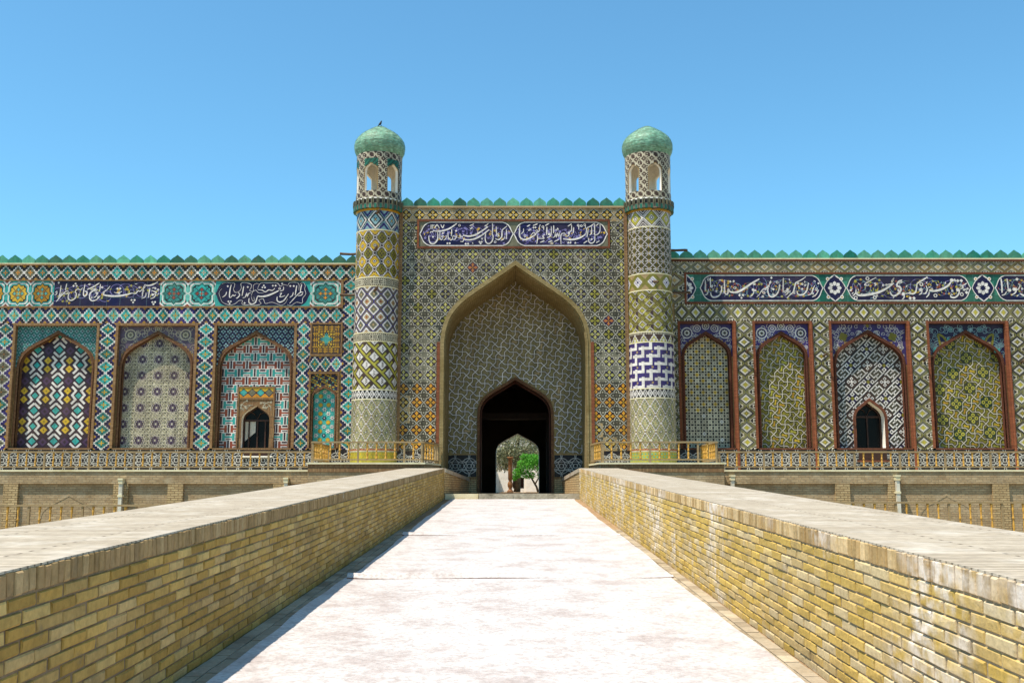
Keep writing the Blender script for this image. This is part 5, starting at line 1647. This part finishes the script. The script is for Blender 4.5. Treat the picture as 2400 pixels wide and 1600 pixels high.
    for a in range(6):
        an = open0 + a * sector
        obj('plaster_lining', im, be, (0, 0, 0), (0, 0, an)); obj('lantern_wall', om, be, (0, 0, 0), (0, 0, an))
        obj('lantern_tiles', sk, be, (0, 0, (zl0 + zl1) / 2), (0, 0, an))
    m = MB(); m.lathe([(.02, zl1 - .12), (RI, zl1 - .12)], 32, PAL['cream'], cap=False); m.build('lantern_ceiling', M['plaster'], be)
    # dome of small glazed bricks
    zd0 = zl1 - .02; zdt = ZY(286) + .06; H = zdt - zd0
    prof = [(.0, .84), (.07, .885), (.16, .935), (.26, .962), (.36, .965), (.46, .935), (.56, .865), (.66, .745), (.75, .60), (.83, .445), (.90, .30), (.955, .165), (1.0, .012)]
    def rz(t):
        for (a, ra), (b, rb) in zip(prof, prof[1:]):
            if a <= t <= b: return ra + (rb - ra) * (t - a) / (b - a)
        return prof[-1][1]
    rr = random.Random(dome_seed); mb = MB(); NR = 36
    for i in range(NR):
        t0, t1 = i / NR, (i + 1) / NR
        seg = max(10, int(2 * math.pi * rz((t0 + t1) / 2) / .10)); off = rr.random()
        for k in range(seg):
            a0 = 2 * math.pi * (k + off) / seg; a1 = 2 * math.pi * (k + off + .97) / seg
            d = rr.uniform(-.008, .006)
            c = jit(hx(rr.choice(('#6a9f84', '#79aa90', '#608f77', '#84b299', '#6f977f'))), rr, .10)
            g = .004
            mb.poly([((rz(t0) + d) * math.cos(a0), (rz(t0) + d) * math.sin(a0), zd0 + H * t0 + g), ((rz(t0) + d) * math.cos(a1), (rz(t0) + d) * math.sin(a1), zd0 + H * t0 + g),
                     ((rz(t1) + d) * math.cos(a1), (rz(t1) + d) * math.sin(a1), zd0 + H * t1), ((rz(t1) + d) * math.cos(a0), (rz(t1) + d) * math.sin(a0), zd0 + H * t1)], c)
    de = group_empty('dome', e0)
    mb.build('dome_tiles', M['domeglaze'], de, kind='stuff')
    m = MB(); m.lathe([(rz(i / 24) - .02, zd0 + H * i / 24 * .998) for i in range(25)], 40, PAL['ggreen']); m.build('dome_core', M['tanbrick'], de, smooth=True)
    # old scaffold pegs
    for (y, ang, ln, tilt) in pegs:
        z = ZY(y); a = R(ang); r_ = rad(z) - .05
        m = MB(); d = Vector((math.sin(a + .5), -math.cos(a + .5), tilt))
        p0 = Vector((r_ * math.sin(a), -r_ * math.cos(a), z)); m.tube([p0, p0 + d * ln * .5, p0 + d * ln], [.055, .05, .035], 7); m.build('wooden_peg', M['greywood'], e0)
    return e0, zdt
BL = [(494, 541, f_bluebig, 20, 20, 8, 1), (541, 652, f_big, 20, 24, 10, 3), (652, 673, f_kufic, 24, 9, 6, 1), (673, 781, f_lattice, 16, 16, 10, 3), (781, 801, f_kufic, 24, 9, 6, 1),
      (801, 914, f_lime_fret, 16, 16, 9, 3), (914, 936, f_small, 8, 8, 30, 1), (936, 1052, f_pale_loz, 16, 24, 14, 3)]
f_strap_t = lambda i, j: 'white' if (i + j) % 10 in (0,) or (i - j) % 10 == 0 or (j % 10 == 5 and i % 10 in (1, 2, 3, 7, 8)) else ('brown' if (i + j) % 10 in (1, 9) or (i - j) % 10 in (1, 9) else ('yellow' if (i % 10 - 5) ** 2 + (j % 10 - 5) ** 2 < 9 else 'oliveD'))
f_fret_r = lambda i, j: 'white' if ((i + j) % 8 == 0 and (i - j) % 16 < 10) or ((i - j) % 8 == 0 and (i + j) % 16 < 9) else ('brown' if (i + j) % 8 in (1, 7) or (i - j) % 8 == 1 else ('lime' if (i // 5 + j // 7) % 3 == 0 else ('plum' if (i // 8 + j // 8) % 5 == 0 else 'limeD')))
f_whitedia = lambda i, j: ('purple' if abs(i - 7.5) + abs(j - 7.5) < 2 else ('white' if abs(i - 7.5) + abs(j - 7.5) < 5.4 and (i + j) % 3 else ('purpL' if abs(i - 7.5) + abs(j - 7.5) < 6 else ('limeD' if abs(i - 7.5) + abs(j - 7.5) < 11 else 'tan'))))
BR = [(492, 534, f_greendia, 20, 20, 8, 1), (534, 643, f_strap_t, 20, 20, 9, 3), (643, 682, f_whitedia, 16, 16, 9, 1), (682, 779, f_fret_r, 16, 16, 9, 3), (779, 803, f_tri, 12, 12, 14, 1),
      (803, 911, f_ell2, 16, 16, 9, 3), (911, 933, f_small, 8, 8, 30, 1), (933, 1052, f_pale_loz, 16, 24, 14, 3)]
XT1, XT2 = -5.14, 5.06
mL, zdome = minaret('patterned minaret with a green dome left of the gate, with a bird on top', XT1, BL, R(-14), ('lime', 'yellow', 'brick', 'cream'), 1, ((503, 2, .35, .25), (590, -2, .35, .3), (684, 0, .35, .3)), True)
mR, _ = minaret('patterned minaret with a plain green dome right of the gate', XT2, BR, R(12), ('lime', 'greenL', 'brick', 'cream'), 2, ((490, 0, .4, -.2), (662, 2, .3, -.2)))
# poles running from the minarets along the tops of the wings
for (x0, x1, y, D, lab) in ((797, 845, 595, DW - .5, 'old wooden pole sticking out over the left wing beside the minaret'), (1558, 1611, 586, DW - .5, 'old wooden pole sticking out over the right wing beside the minaret'),
                       (797, 845, 691, DW - .35, 'short old wooden pole below the first at the left minaret'), (1560, 1618, 685, DW - .35, 'short old wooden pole below the first at the right minaret')):
    a, z = P(x0, y, D); b, z2 = P(x1, y, D)
    m = MB(); mid_ = (a + b) / 2
    tip = x1 < 1000
    m.tube([(a, 0, z + .01), (a + (.1 if tip else 0), 0, z), (mid_, .02, z - .01), (b - (0 if tip else .1), 0, z), (b, 0, z - .02)], [.055 if tip else .05, .05, .048, .05, .05 if tip else .06], 8)
    tag(m.build('wooden_pole', M['greywood'], None, (0, D, 0)), lab, 'pole')
for (x, y) in ((1745, 822), (1925, 832), (2160, 842), (2388, 846)):
    a, z = P(x, y, DW)
    m = MB(); m.tube([(a + .1, DW + .05, z - .05), (a + .05, DW - .25, z - .02), (a + .3, DW - .45, z + .1)], [.05, .045, .03], 6)
    m.build('wooden_stub', M['greywood'], rw)
m = MB()
# bird on the left dome
bz = zdome
m.tube([(-.13, 0, .07), (-.08, 0, .10), (0, 0, .13), (.07, 0, .17), (.11, 0, .215), (.135, 0, .235), (.16, 0, .235), (.19, 0, .228)], [.012, .03, .058, .055, .036, .034, .024, .004], 10)
m.tube([(-.09, 0, .10), (-.17, .0, .055), (-.25, 0, .01)], [.02, .022, .016], 6)
for s_ in (-1, 1):
    m.tube([(.02, s_ * .02, .09), (.03, s_ * .022, .0)], [.008, .006], 5)
    m.tube([(.05, s_ * .045, .16), (-.05, s_ * .055, .12), (-.16, s_ * .03, .075)], [.02, .026, .006], 6)
bo_ = m.build('bird', M['bird'], None, (XT1 + .03, DT, bz - .01), (0, -.5, .3), smooth=True)
bo_.scale = (.72, .72, .72)
tag(bo_, 'small dark bird perched on the tip of the left green dome', 'bird')

# ================= terrace walls, platforms
def terrace(name, label, sgn, xs, pil, panels_c, wash):
    D = 36.4
    x0, x1 = xs
    e = thing(name, label, 'retaining wall')
    zb_ = PZ(1133, D)
    m = MB(); m.box(x0, x1, D + .1, DW + .1, GZ - .1, ZTER - .06); m.build('wall_core', M['retain'], e)
    m = MB(); m.box(x0, x1, D, D + .1, zb_, ZTER - .07); m.build('upper_course', M['retain'], e)
    m = MB(); m.box(x0, x1, D - .035, D + .3, ZTER - .06, ZTER); m.box(x0, x1, D + .3, DW + .3, ZTER - .06, ZTER - .004); m.build('coping', M['coping'], e)
    for a, b in pil:
        a, b = PX(a, 1150, D), PX(b, 1150, D)
        if a < x0 - .01 or b > x1 + .01: continue
        m = MB(); m.box(a, b, D - .02, D + .1, GZ - .1, zb_ - .002); m.build('pilaster', M['retain_light'], e)
    for c in panels_c:
        cx = PX(c, 1150, D)
        m = MB(); rib(m, arch(.95, 1.42, .8, GZ, cx), 0, .07, D + .09, D + .11, PAL['tan']); m.build('blind_arch', M['retain'], e)
    return e
terrace('terrace_wall', 'brown brick terrace wall with pale pilasters below the left wing', -1, (XW(-215), -7.06), ((-170, -135), (8, 42), (266, 300), (393, 429), (640, 680)), (-60, 160), 0)
terrace('terrace_wall', 'brown brick terrace wall with pale pilasters below the right wing', 1, (7.16, XW(2600)), ((1958, 1992), (2082, 2107), (2327, 2365), (2560, 2590)), (2220, 2470), 0)
def platform(label, pts, name='entrance_platform'):
    e = thing(name, label, 'platform')
    def prism(m, pts, z0, z1):
        n = len(pts)
        m.poly([(x, y, z1) for x, y in pts], (.5, .4, .3))
        for i in range(n):
            a, b = pts[i], pts[(i + 1) % n]
            m.poly([(a[0], a[1], z0), (b[0], b[1], z0), (b[0], b[1], z1), (a[0], a[1], z1)], (.5, .4, .3))
    m = MB(); prism(m, pts, GZ - .1, ZPLAT - .055); m.build('platform_wall', M['retain'], e)
    cx = sum(p[0] for p in pts) / len(pts); cy = sum(p[1] for p in pts) / len(pts)
    q = [(x + (.05 if x > cx else -.05), y + (.0 if y > cy else -.07)) for x, y in pts]
    m = MB(); prism(m, q, ZPLAT - .055, ZPLAT); m.build('platform_coping', M['coping'], e)
    m = MB(); a, b = pts[0], pts[1]
    m.box(a[0], b[0], a[1] - .03, a[1] + .02, ZPLAT - .32, ZPLAT - .057); m.build('soldier_course', M['frame_tan'], e)
platform('brick platform with pale coping at the foot of the left minaret', [(-7.05, 35.2), (-3.1, 35.2), (-2.72, 37.45), (-2.72, 37.6), (-7.05, 38.8)])
platform('brick platform with pale coping at the foot of the right minaret', [(2.93, 35.2), (7.15, 35.2), (7.15, 38.8), (2.74, 37.6), (2.74, 37.45)])

# ================= railings
def baluster_mesh(h):
    m = MB()
    prof = [(.022, 0), (.032, .0), (.032, .07), (.018, .1), (.026, .2), (.03, .32), (.02, .44), (.016, .5), (.03, .53), (.03, .57), (.017, .6), (.022, .75), (.03, .86), (.02, .9), (.032, .93), (.032, 1.0)]
    m.lathe([(r * 1.3, z * h) for r, z in prof], 8)
    return m.mesh('baluster', M['honey'], True)
BAL = {}
def railing(label, runs, z, h, pitch=.32, post=(), name='railing', base=0.08):
    e = thing(name, label, 'railing', group='wooden railings')
    for (p0, p1) in runs:
        p0, p1 = Vector((p0[0], p0[1], 0)), Vector((p1[0], p1[1], 0))
        L = (p1 - p0).length; d = (p1 - p0) / L; ang = math.atan2(d.y, d.x)
        for (nm, za, zb_, t) in (('top_rail', h - .055, h, .05), ('bottom_rail', base, base + .045, .035)):
            m = MB(); m.box(-t * .0, L, -t, t, za, zb_); m.build(nm, M['woodpale'], e, (p0.x, p0.y, z), (0, 0, ang))
        hb = h - .055 - base - .045
        k = round(hb, 2)
        if k not in BAL: BAL[k] = baluster_mesh(hb)
        n = max(2, round(L / pitch)); pm = MB(); pm.box(-.03, .03, -.032, .032, 0, h - .056)
        post_me = pm.mesh('post', M['woodpale'])
        for i in range(n + 1):
            p = p0 + d * (L * (i + (0 if i else .1) - (.1 if i == n else 0)) / n)
            if i in (0, n) or i % 5 == 0: obj('post', post_me, e, (p.x, p.y, z), (0, 0, ang))
            else: obj('baluster', BAL[k], e, (p.x, p.y, z + base + .045))
    return e
hT = PZ(1057, 36.45) - ZTER
railing('long railing with honey balusters along the left terrace', [((XW(-200), 36.45), (-7.12, 36.45))], ZTER, hT)
railing('long railing with honey balusters along the right terrace', [((7.22, 36.45), (XW(2590), 36.45))], ZTER, hT)
hP = PZ(1034, 35.35) - ZPLAT
railing('three sided railing round the platform of the left minaret', [((-6.95, 35.3), (-3.15, 35.3)), ((-3.15, 35.35), (-2.78, 37.35)), ((-6.95, 35.35), (-6.95, 38.5))], ZPLAT, hP, .33)
railing('three sided railing round the platform of the right minaret', [((3.0, 35.3), (6.95, 35.3)), ((3.0, 35.35), (2.8, 37.35)), ((6.95, 35.35), (6.95, 38.5))], ZPLAT, hP, .33)
zR = PZ(1182, 31.7)
railing('low railing on the ground behind the left parapet', [((-23, 31.7), (-3.72, 31.7))], GZ, zR, .325, base=.2)
zR = PZ(1175, 31.7)
railing('low railing on the ground behind the right parapet', [((3.55, 31.7), (23, 31.7))], GZ, zR, .325, base=.2)

# downpipes
for (x, y0, label) in ((283, 1122, 'pale downpipe on the left terrace wall by the pilaster'), (670, 1120, 'short pale downpipe on the left terrace wall near the platform'),
                   (1717, 1114, 'short pale downpipe on the right terrace wall near the platform'), (2104, 1114, 'pale downpipe on the right terrace wall by the pilaster')):
    X, z = P(x, y0, 36.2)
    e = thing('downpipe', label, 'downpipe', (X, 36.3, 0), group='downpipes on the terrace walls')
    m = MB(); m.box(-.075, .075, -.13, .09, z - .16, z); m.box(-.09, .09, -.15, .1, z - .03, z + .02); m.build('hopper', M['coping'], e)
    m = MB(); m.box(-.06, .06, -.1, .02, GZ, z - .16); m.build('pipe', M['metal'], e)
    m = MB(); m.box(-.08, .08, -.12, .1, z - .62, z - .55); m.build('bracket', M['coping'], e)

# ================= low walls from the parapets to the door
def flank(label, a, b, t, zt0, zt1):
    (xa, ya), (xb, yb) = a, b
    s_ = 1 if t > 0 else -1
    e = thing('flank_wall', label, 'low wall')
    for (nm, ex, za0, za1, lo, mt) in (('brickwork', 0, zt0 - .13, zt1 - .13, GZ + .3, 'retain_light'), ('coping', .025, zt0, zt1, None, 'ptop')):
        m = MB()
        ex *= s_
        bot = (lo, lo) if lo is not None else (zt0 - .13, zt1 - .13)
        q = [(xa - ex, ya, bot[0]), (xb - ex, yb, bot[1]), (xb + t, yb, bot[1]), (xa + t, ya, bot[0])]
        u = [(xa - ex, ya, za0), (xb - ex, yb, za1), (xb + t, yb, za1), (xa + t, ya, za0)]
        m.poly(u, PAL['tan'])
        for i in range(4):
            j = (i + 1) % 4
            m.poly([q[i], q[j], u[j], u[i]], PAL['tan'])
        m.build(nm, M[mt], e)
flank('low brick wall angling from the left parapet to the door', (XL, 35.02), (-1.78, 40.3), -.45, 2.36, 2.10)
flank('low brick wall angling from the right parapet to the door', (XR, 35.02), (1.86, 40.3), .45, 2.36, 2.10)
m = MB(); rr = random.Random(3)
X0, X1 = PX(1123, 1160, 35.3), PX(1361, 1160, 35.3)
n = 9
for i in range(n):
    a, b = X0 + (X1 - X0) * i / n, X0 + (X1 - X0) * (i + 1) / n
    m.box(a, b, 34.95 - rr.uniform(0, .03), 35.9, 1.2, ZGATE + rr.uniform(.002, .018), PAL['grey'])
tag(m.build('threshold_slab', M['stone']), 'worn grey stone step across the foot of the gate', 'stone step')
m = MB(); m.box(XL + .02, X0 - .02, 35.0, 35.9, 1.2, ZGATE + .004)
tag(m.build('threshold_slab', M['coping']), 'pale stone step left of the worn grey one at the gate', 'stone step')

# ================= parapets of the bridge, brick by brick
def clay(r, seedc):
    base = r.choice(seedc)
    return jit(hx(base), r, .08)
def brick_mesh(L, H, Dp, r, col, name='brick'):
    """a hand-made brick lying along local y, its face at x = 0 looking to +x"""
    m = MB(); b = .006
    j = lambda a=.004: r.uniform(-a, a)
    f = [(0 + j(.003), b + j(), b + j()), (0 + j(.003), L - b + j(), b + j()), (0 + j(.003), L - b + j(), H - b + j()), (0 + j(.003), b + j(), H - b + j())]
    k = [(-b * 1.3, 0, 0), (-b * 1.3, L, 0), (-b * 1.3, L, H), (-b * 1.3, 0, H)]
    g = [(-Dp, 0, 0), (-Dp, L, 0), (-Dp, L, H), (-Dp, 0, H)]
    m.poly(f, col)
    for i in range(4):
        q = (i + 1) % 4
        m.poly([k[i], k[q], f[q], f[i]], col); m.poly([g[i], g[q], k[q], k[i]], col)
    return m
def parapet(label, X, sgn, mat, mortar, palette, sold_pal, seed):
    """sgn = +1: the wall's inner face looks to +x (left parapet)"""
    ang = math.atan(SLOPE)
    e = thing('parapet_wall', label, 'parapet', (X, 0, 0), (ang, 0, 0))
    r = random.Random(seed)
    Y0, Y1, W, T = 1.0, 35.0, 1.3, 1.04
    m = MB(); s_ = -sgn
    x0, x1 = sorted((s_ * .010, s_ * (W - .0)))
    m.box(x0, x1, Y0, Y1, -1.9, T - .008); m.build('mortar_core', M[mortar], e)
    m = MB(); x0, x1 = sorted((s_ * .006, s_ * (W + .02)))
    m.box(x0, x1, Y0, Y1, T - .006, T + .006); m.build('top_paving', M['ptop'], e)
    pitch, ch = .305, .0705
    SH = .118
    rest = MB(); small = []
    variants = [brick_mesh(pitch - .022, ch - .010, .09, r, clay(r, palette)).mesh('brick', M[mat]) for _ in range(14)]
    sold = []
    for _ in range(12):
        # brick standing on edge: face .066 wide, .118 high, .25 deep
        w = .068 + r.uniform(-.004, .003)
        sold.append((brick_mesh(w, SH - .004, .12, r, clay(r, sold_pal)), w))
    sold_me = [(b.mesh('brick', M[mat]), w) for b, w in sold]
    rotz = 0 if sgn > 0 else math.pi
    def place(b_or_me, as_obj, y, z, L, dx):
        if as_obj:
            if sgn > 0: obj('brick', b_or_me, e, (dx, y, z))
            else: obj('brick', b_or_me, e, (-dx, y + L, z), (0, 0, math.pi))
        else:
            n = len(rest.v)
            for (x, yy, zz) in b_or_me.v:
                if sgn > 0: rest.v.append((x + dx, y + yy, z + zz))
                else: rest.v.append((-x - dx, y + L - yy, z + zz))
            k = r.uniform(.88, 1.12)
            for f, c in zip(b_or_me.f, b_or_me.c):
                rest.f.append(tuple(n + i for i in f)); rest.c.append((c[0] * k, c[1] * k, c[2] * k))
    vmb = [brick_mesh(pitch - .022, ch - .010, .09, r, clay(r, palette)) for _ in range(40)]
    near0, nearS = 4.2, 4.2
    cnt = 0
    for c in range(13):
        z = T - SH - .012 - (c + 1) * ch
        y = Y0 - (pitch / 2 if c % 2 else 0)
        while y < Y1 - pitch * .6:
            dx = r.uniform(-.004, .005)
            yy = y + r.uniform(-.006, .006); zz = z + .007 + r.uniform(-.003, .003)
            if near0 < y < 9.2 and cnt < 216 and yy > Y0:
                place(variants[r.randrange(14)], True, yy, zz, pitch - .022, dx); cnt += 1
            elif yy > Y0:
                place(vmb[r.randrange(40)], False, yy, zz, pitch - .022, dx)
            y += pitch
    y = Y0; cnt = 0
    while y < Y1 - .08:
        i = r.randrange(12); w = sold[i][1]
        dx = r.uniform(-.002, .008); zz = T - SH - .002 + r.uniform(-.003, .003)
        if nearS < y < 11 and cnt < 84: place(sold_me[i][0], True, y, zz, w, dx); cnt += 1
        else: place(sold[i][0], False, y, zz, w, dx)
        y += w + .009
    rest.build('far_bricks', M[mat], e, kind='stuff')
    return e
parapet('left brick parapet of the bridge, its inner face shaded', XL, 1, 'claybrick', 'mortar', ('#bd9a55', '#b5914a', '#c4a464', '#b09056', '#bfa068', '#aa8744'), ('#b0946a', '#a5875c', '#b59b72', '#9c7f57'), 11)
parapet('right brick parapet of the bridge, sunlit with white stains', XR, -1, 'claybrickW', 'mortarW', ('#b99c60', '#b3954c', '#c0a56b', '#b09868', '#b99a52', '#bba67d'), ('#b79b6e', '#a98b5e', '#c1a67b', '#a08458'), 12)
# edging bricks of the deck next to the carpet
er = random.Random(5)
eb = []
for k in range(6):
    m = MB(); c = clay(er, ('#a2937d', '#93846e', '#ab9c84')); m.box(0, .115, 0, .245, -.03, .012 + er.uniform(-.004, .004), c); eb.append(m.mesh('brick', M['claybrick']))
for sx, xs in ((1, (XL + .02, XL + .145)), (-1, (XR - .14, XR - .265))):
    for xi, x in enumerate(xs):
        y = 6.0 + .12 * xi
        for k in range(60):
            obj('brick', eb[er.randrange(6)], deck, (x, y, y * SLOPE), (math.atan(SLOPE), 0, 0)); y += .257

# ================= carpets laid along the ramp
def mat_carpet():
    t = NT('worn_carpet')
    n1 = t.noise(1.6, 8, rough=.65); n2 = t.noise(60, 3); n3 = t.noise(7, 6)
    c = t.ramp(n1, [(0.36, hx('#c9c5c1')), (0.52, hx('#c0b9b4')), (0.68, hx('#a89a93'))])
    c = t.mix(t.math('MULTIPLY', t.ramp(n3, [(0.5, 0.0), (0.72, 1.0)]), 0.5), c, hx('#97847b'))
    c = t.mix(t.math('MULTIPLY', t.ramp(t.noise(22, 5), [(0.45, 0.0), (0.65, 1.0)]), 0.5), c, hx('#8c8078'))
    c = t.mix(1.0, c, t.node("VertexColor", layer_name="Col").outputs[0], 'MULTIPLY')
    c = t.mix(1.0, c, t.ramp(n2, [(0.25, 0.86), (0.75, 1.08)]), 'MULTIPLY')
    t.bump(t.math('ADD', n2, t.math('MULTIPLY', n3, 1.5)), 0.5, 0.01)
    t.b.inputs["Sheen Weight"].default_value = 0.2
    return t.fin(c, 0.95, 0.1)
M['carpet'] = mat_carpet()
def carpet(label, y0, y1, xl, xr, seed, lift, fold):
    r = random.Random(seed); m = MB()
    nx, ny = 28, max(20, int((y1 - y0) / .12))
    ph = [r.uniform(0, 6.28) for _ in range(8)]
    def pt(i, j):
        v = (j / ny) ** 2; y = y0 + (y1 - y0) * v
        wob = .015 * math.sin(y * .9 + ph[0]) + .008 * math.sin(y * 2.3 + ph[1]) + .004 * math.sin(y * 5 + ph[2])
        wob2 = .015 * math.sin(y * .8 + ph[3]) + .008 * math.sin(y * 2.1 + ph[4])
        u = i / nx
        x = xl + wob + (xr - xl + wob2 - wob) * u
        yy = y + .07 * math.sin(u * 3 + ph[5]) * (1 - v) + .03 * math.sin(u * 7 + ph[6]) * (1 - v)
        z = .016 + lift * (1 - v) * .0 + .006 * math.sin(x * 3 + y * 1.2 + ph[7]) * math.sin(y * 2.2)
        d = (y - y0)
        ridge = fold * math.exp(-((d - .10) / .07) ** 2) * (.55 + .45 * math.sin(u * 6 + ph[2])) * (1 if u < .72 else .35)
        edge = .012 * math.exp(-((u) / .03) ** 2) + .010 * math.exp(-((1 - u) / .03) ** 2)
        return (x, yy, yy * SLOPE + max(z, .012) + ridge + edge)
    for j in range(ny):
        for i in range(nx):
            m.poly([pt(i, j), pt(i + 1, j), pt(i + 1, j + 1), pt(i, j + 1)], (1, 1, 1))
    for j in range(ny):
        for i, k in ((0, 1), (nx, 0)):
            a, b = pt(i, j), pt(i, j + 1)
            q = [a, b, (b[0], b[1], b[1] * SLOPE + .002), (a[0], a[1], a[1] * SLOPE + .002)]
            m.poly(q if k else q[::-1], (.8, .75, .72))
    for i in range(nx):
        a, b = pt(i, 0), pt(i + 1, 0)
        m.poly([(a[0], a[1], a[1] * SLOPE + .002), (b[0], b[1], b[1] * SLOPE + .002), b, a], (.42, .27, .22))
    o = m.build('carpet', M['carpet'], smooth=True)
    return tag(o, label, 'carpet', 'carpets laid end to end up the ramp')
carpet('nearest faded pink carpet at the foot of the picture', -3.0, 13.25, XL + .24, XR - .2, 1, 0, 0.0)
carpet('middle faded pink carpet, between the two fold lines', 13.2, 19.8, XL + .29, XR - .17, 2, 0, .075)
carpet('farthest faded pink carpet, ending at the gate step', 19.75, 34.9, XL + .24, XR - .2, 3, 0, .065)

# ================= courtyard seen through the gate
cw = thing('courtyard_wall', 'white courtyard wall with a dark opening, seen through the gate', 'wall', (0, 92, 0))
m = MB(); xo0, xo1 = PX(1202, 1140, 92), PX(1228, 1140, 92); zo = PZ(1118, 92); zo_b = PZ(1144, 92)
wall_sheet(m, -12, 12, 1.2, 8.5, 0, [(xo0, xo1, zo_b, zo)]); m.box(-12, 12, .5, 1.0, 1.2, 8.5)
m.build('wall_face', M['plaster'], cw)
m = MB()
m.poly([(xo0, 0, zo_b), (xo0, .4, zo_b), (xo0, .4, zo), (xo0, 0, zo)], PAL['cream']); m.poly([(xo1, 0, zo_b), (xo1, 0, zo), (xo1, .4, zo), (xo1, .4, zo_b)], PAL['cream'])
m.poly([(xo0, .3, zo_b), (xo1, .3, zo_b), (xo1, .3, zo), (xo0, .3, zo)], PAL['brown']); m.build('opening', M['darkwood'], cw)
for (a, b, c, d) in ((1172, 1196, 1104, 1152), (1232, 1262, 1104, 1152)):
    m = MB(); m.box(PX(a, 1100, 92), PX(b, 1100, 92), -.06, 0.01, PZ(d, 92), PZ(c, 92)); m.build('wall_panel', M['plaster'], cw)
# carved column
M['column'] = mat_noise('carved_wood', ['#6b4526', '#855a34', '#53351d'], 6, .6, .5, 25)
m = MB()
xc_ = PX(1196, 1130, 70)
m.lathe([(.22, 1.5), (.22, 1.6), (.14, 1.66), (.1, 1.75), (.17, 1.9), (.19, 2.05), (.14, 2.2), (.1, 2.3), (.15, 2.36), (.15, 3.0), (.13, 3.7), (.2, 3.8), (.22, 3.9)], 14, cx=0, cy=0)
tag(m.build('wooden_column', M['column'], None, (xc_, 70, 0), smooth=True), 'carved wooden column standing in the courtyard beyond the gate', 'column')

def leaf_mat(name, c1, c2):
    t = NT(name)
    a = t.node("VertexColor", layer_name="Col").outputs[0]
    t.fin(t.mix(1.0, a, t.ramp(t.noise(2.0, 3), [(.3, .7), (.7, 1.25)]), 'MULTIPLY'), .6, .2)
    tr = t.node("BsdfTranslucent"); t.link(a, tr.inputs[0])
    mx = t.node("MixShader"); mx.inputs[0].default_value = .35
    t.link(t.b.outputs[0], mx.inputs[1]); t.link(tr.outputs[0], mx.inputs[2]); t.link(mx.outputs[0], t.out.inputs[0])
    return t.m
M['leafA'] = leaf_mat('silver_leaves', 0, 0); M['leafB'] = leaf_mat('fresh_green_leaves', 0, 0)
M['bark'] = mat_noise('bark', ['#4d4234', '#62543f', '#3a3126'], 6, .9, .8, 30)
def tree(label, loc, trunk, clumps, n, size, cols, mat, seed, droop=0.0):
    e = thing('tree', label, 'tree', loc)
    r = random.Random(seed)
    m = MB()
    for pts, rad in trunk: m.tube(pts, rad, 8, PAL['brown'])
    m.build('trunk', M['bark'], e, smooth=True)
    m = MB()
    for (cx, cy, cz, rx, ry, rz, k) in clumps:
        for _ in range(int(n * k)):
            while True:
                p = [r.uniform(-1, 1) for _ in range(3)]
                l = math.sqrt(sum(c * c for c in p))
                if .25 < l < 1 + r.uniform(-.1, .2): break
            x, y, z = cx + p[0] * rx, cy + p[1] * ry, cz + p[2] * rz - droop * r.random()
            d = Vector((r.gauss(0, 1), r.gauss(0, 1), r.gauss(0, .6) - droop)).normalized(); o = d.orthogonal().normalized()
            o = (o * math.cos(r.random() * 3) + d.cross(o) * math.sin(r.random() * 3)).normalized()
            s = size * r.uniform(.6, 1.4); P0 = Vector((x, y, z))
            m.poly([tuple(P0 - d * s), tuple(P0 + o * s * .38), tuple(P0 + d * s), tuple(P0 - o * s * .38)], jit(hx(r.choice(cols)), r, .2))
    m.build('crown', M[mat], e)
    return e
tree('tall grey green tree filling the view beyond the gate', (.2, 84, 1.5), [([(0, 0, 0), (.1, 0, 1.5), (-.1, .1, 3.0), (.3, 0, 5.5)], [.28, .22, .18, .1]), ([(-.1, .1, 2.8), (-1.2, 0, 4.4), (-2, -.2, 5.5)], [.14, .09, .05]), ([(0, 0, 2.6), (1.3, .3, 4.2), (2.2, .2, 5.2)], [.14, .09, .05])],
     [(0, 0, 4.0, 2.6, 1.8, 1.6, 1.3), (-1.2, .3, 2.7, 1.0, 1.0, .9, .45), (1.2, .2, 2.9, 1.4, 1.2, 1.0, .6), (0, .2, 5.6, 2.6, 1.8, 1.5, .8), (-.4, -.6, 2.9, 1.0, .6, 1.0, .45)], 5200, .09, ('#a5a882', '#949a78', '#b8b894', '#7f8462', '#aaa888'), 'leafA', 3, .25)
X, Z = P(1256, 1150, 74)
tree('small bright green tree in the courtyard beyond the gate', (X + .2, 74, 1.4), [([(0, 0, 0), (-.15, 0, .5), (-.5, .1, 1.1), (-.9, 0, 1.9), (-1.0, 0, 2.6)], [.09, .075, .06, .04, .02]), ([(-.25, 0, .7), (.15, .1, 1.4), (.4, .1, 2.1)], [.055, .04, .02]), ([(-.5, .1, 1.1), (-1.2, 0, 1.5), (-1.7, 0, 1.6)], [.04, .03, .015])],
     [(-.95, 0, 2.0, .62, .6, .5, .55), (-.35, .1, 2.45, .6, .6, .42, .5), (-1.5, 0, 1.5, .42, .4, .36, .28), (.3, 0, 1.9, .6, .5, .55, .5), (-.7, 0, 1.35, .5, .4, .28, .25), (.55, .1, 2.4, .5, .5, .4, .35), (-1.0, .1, 2.65, .35, .3, .25, .14), (-1.75, 0, 1.15, .25, .25, .2, .07), (.2, 0, 1.35, .35, .3, .22, .12)], 2600, .062, ('#4f9a2c', '#69b53a', '#3d7f24', '#82c64e', '#5aa535'), 'leafB', 9, .05)
# the far side of the courtyard: a side wall on the left
m = MB(); m.box(-3.4, -2.9, 56, 92, 1.2, 7.0)
tag(m.build('side_wall', M['plaster']), 'pale wall along the left side of the courtyard', 'wall')
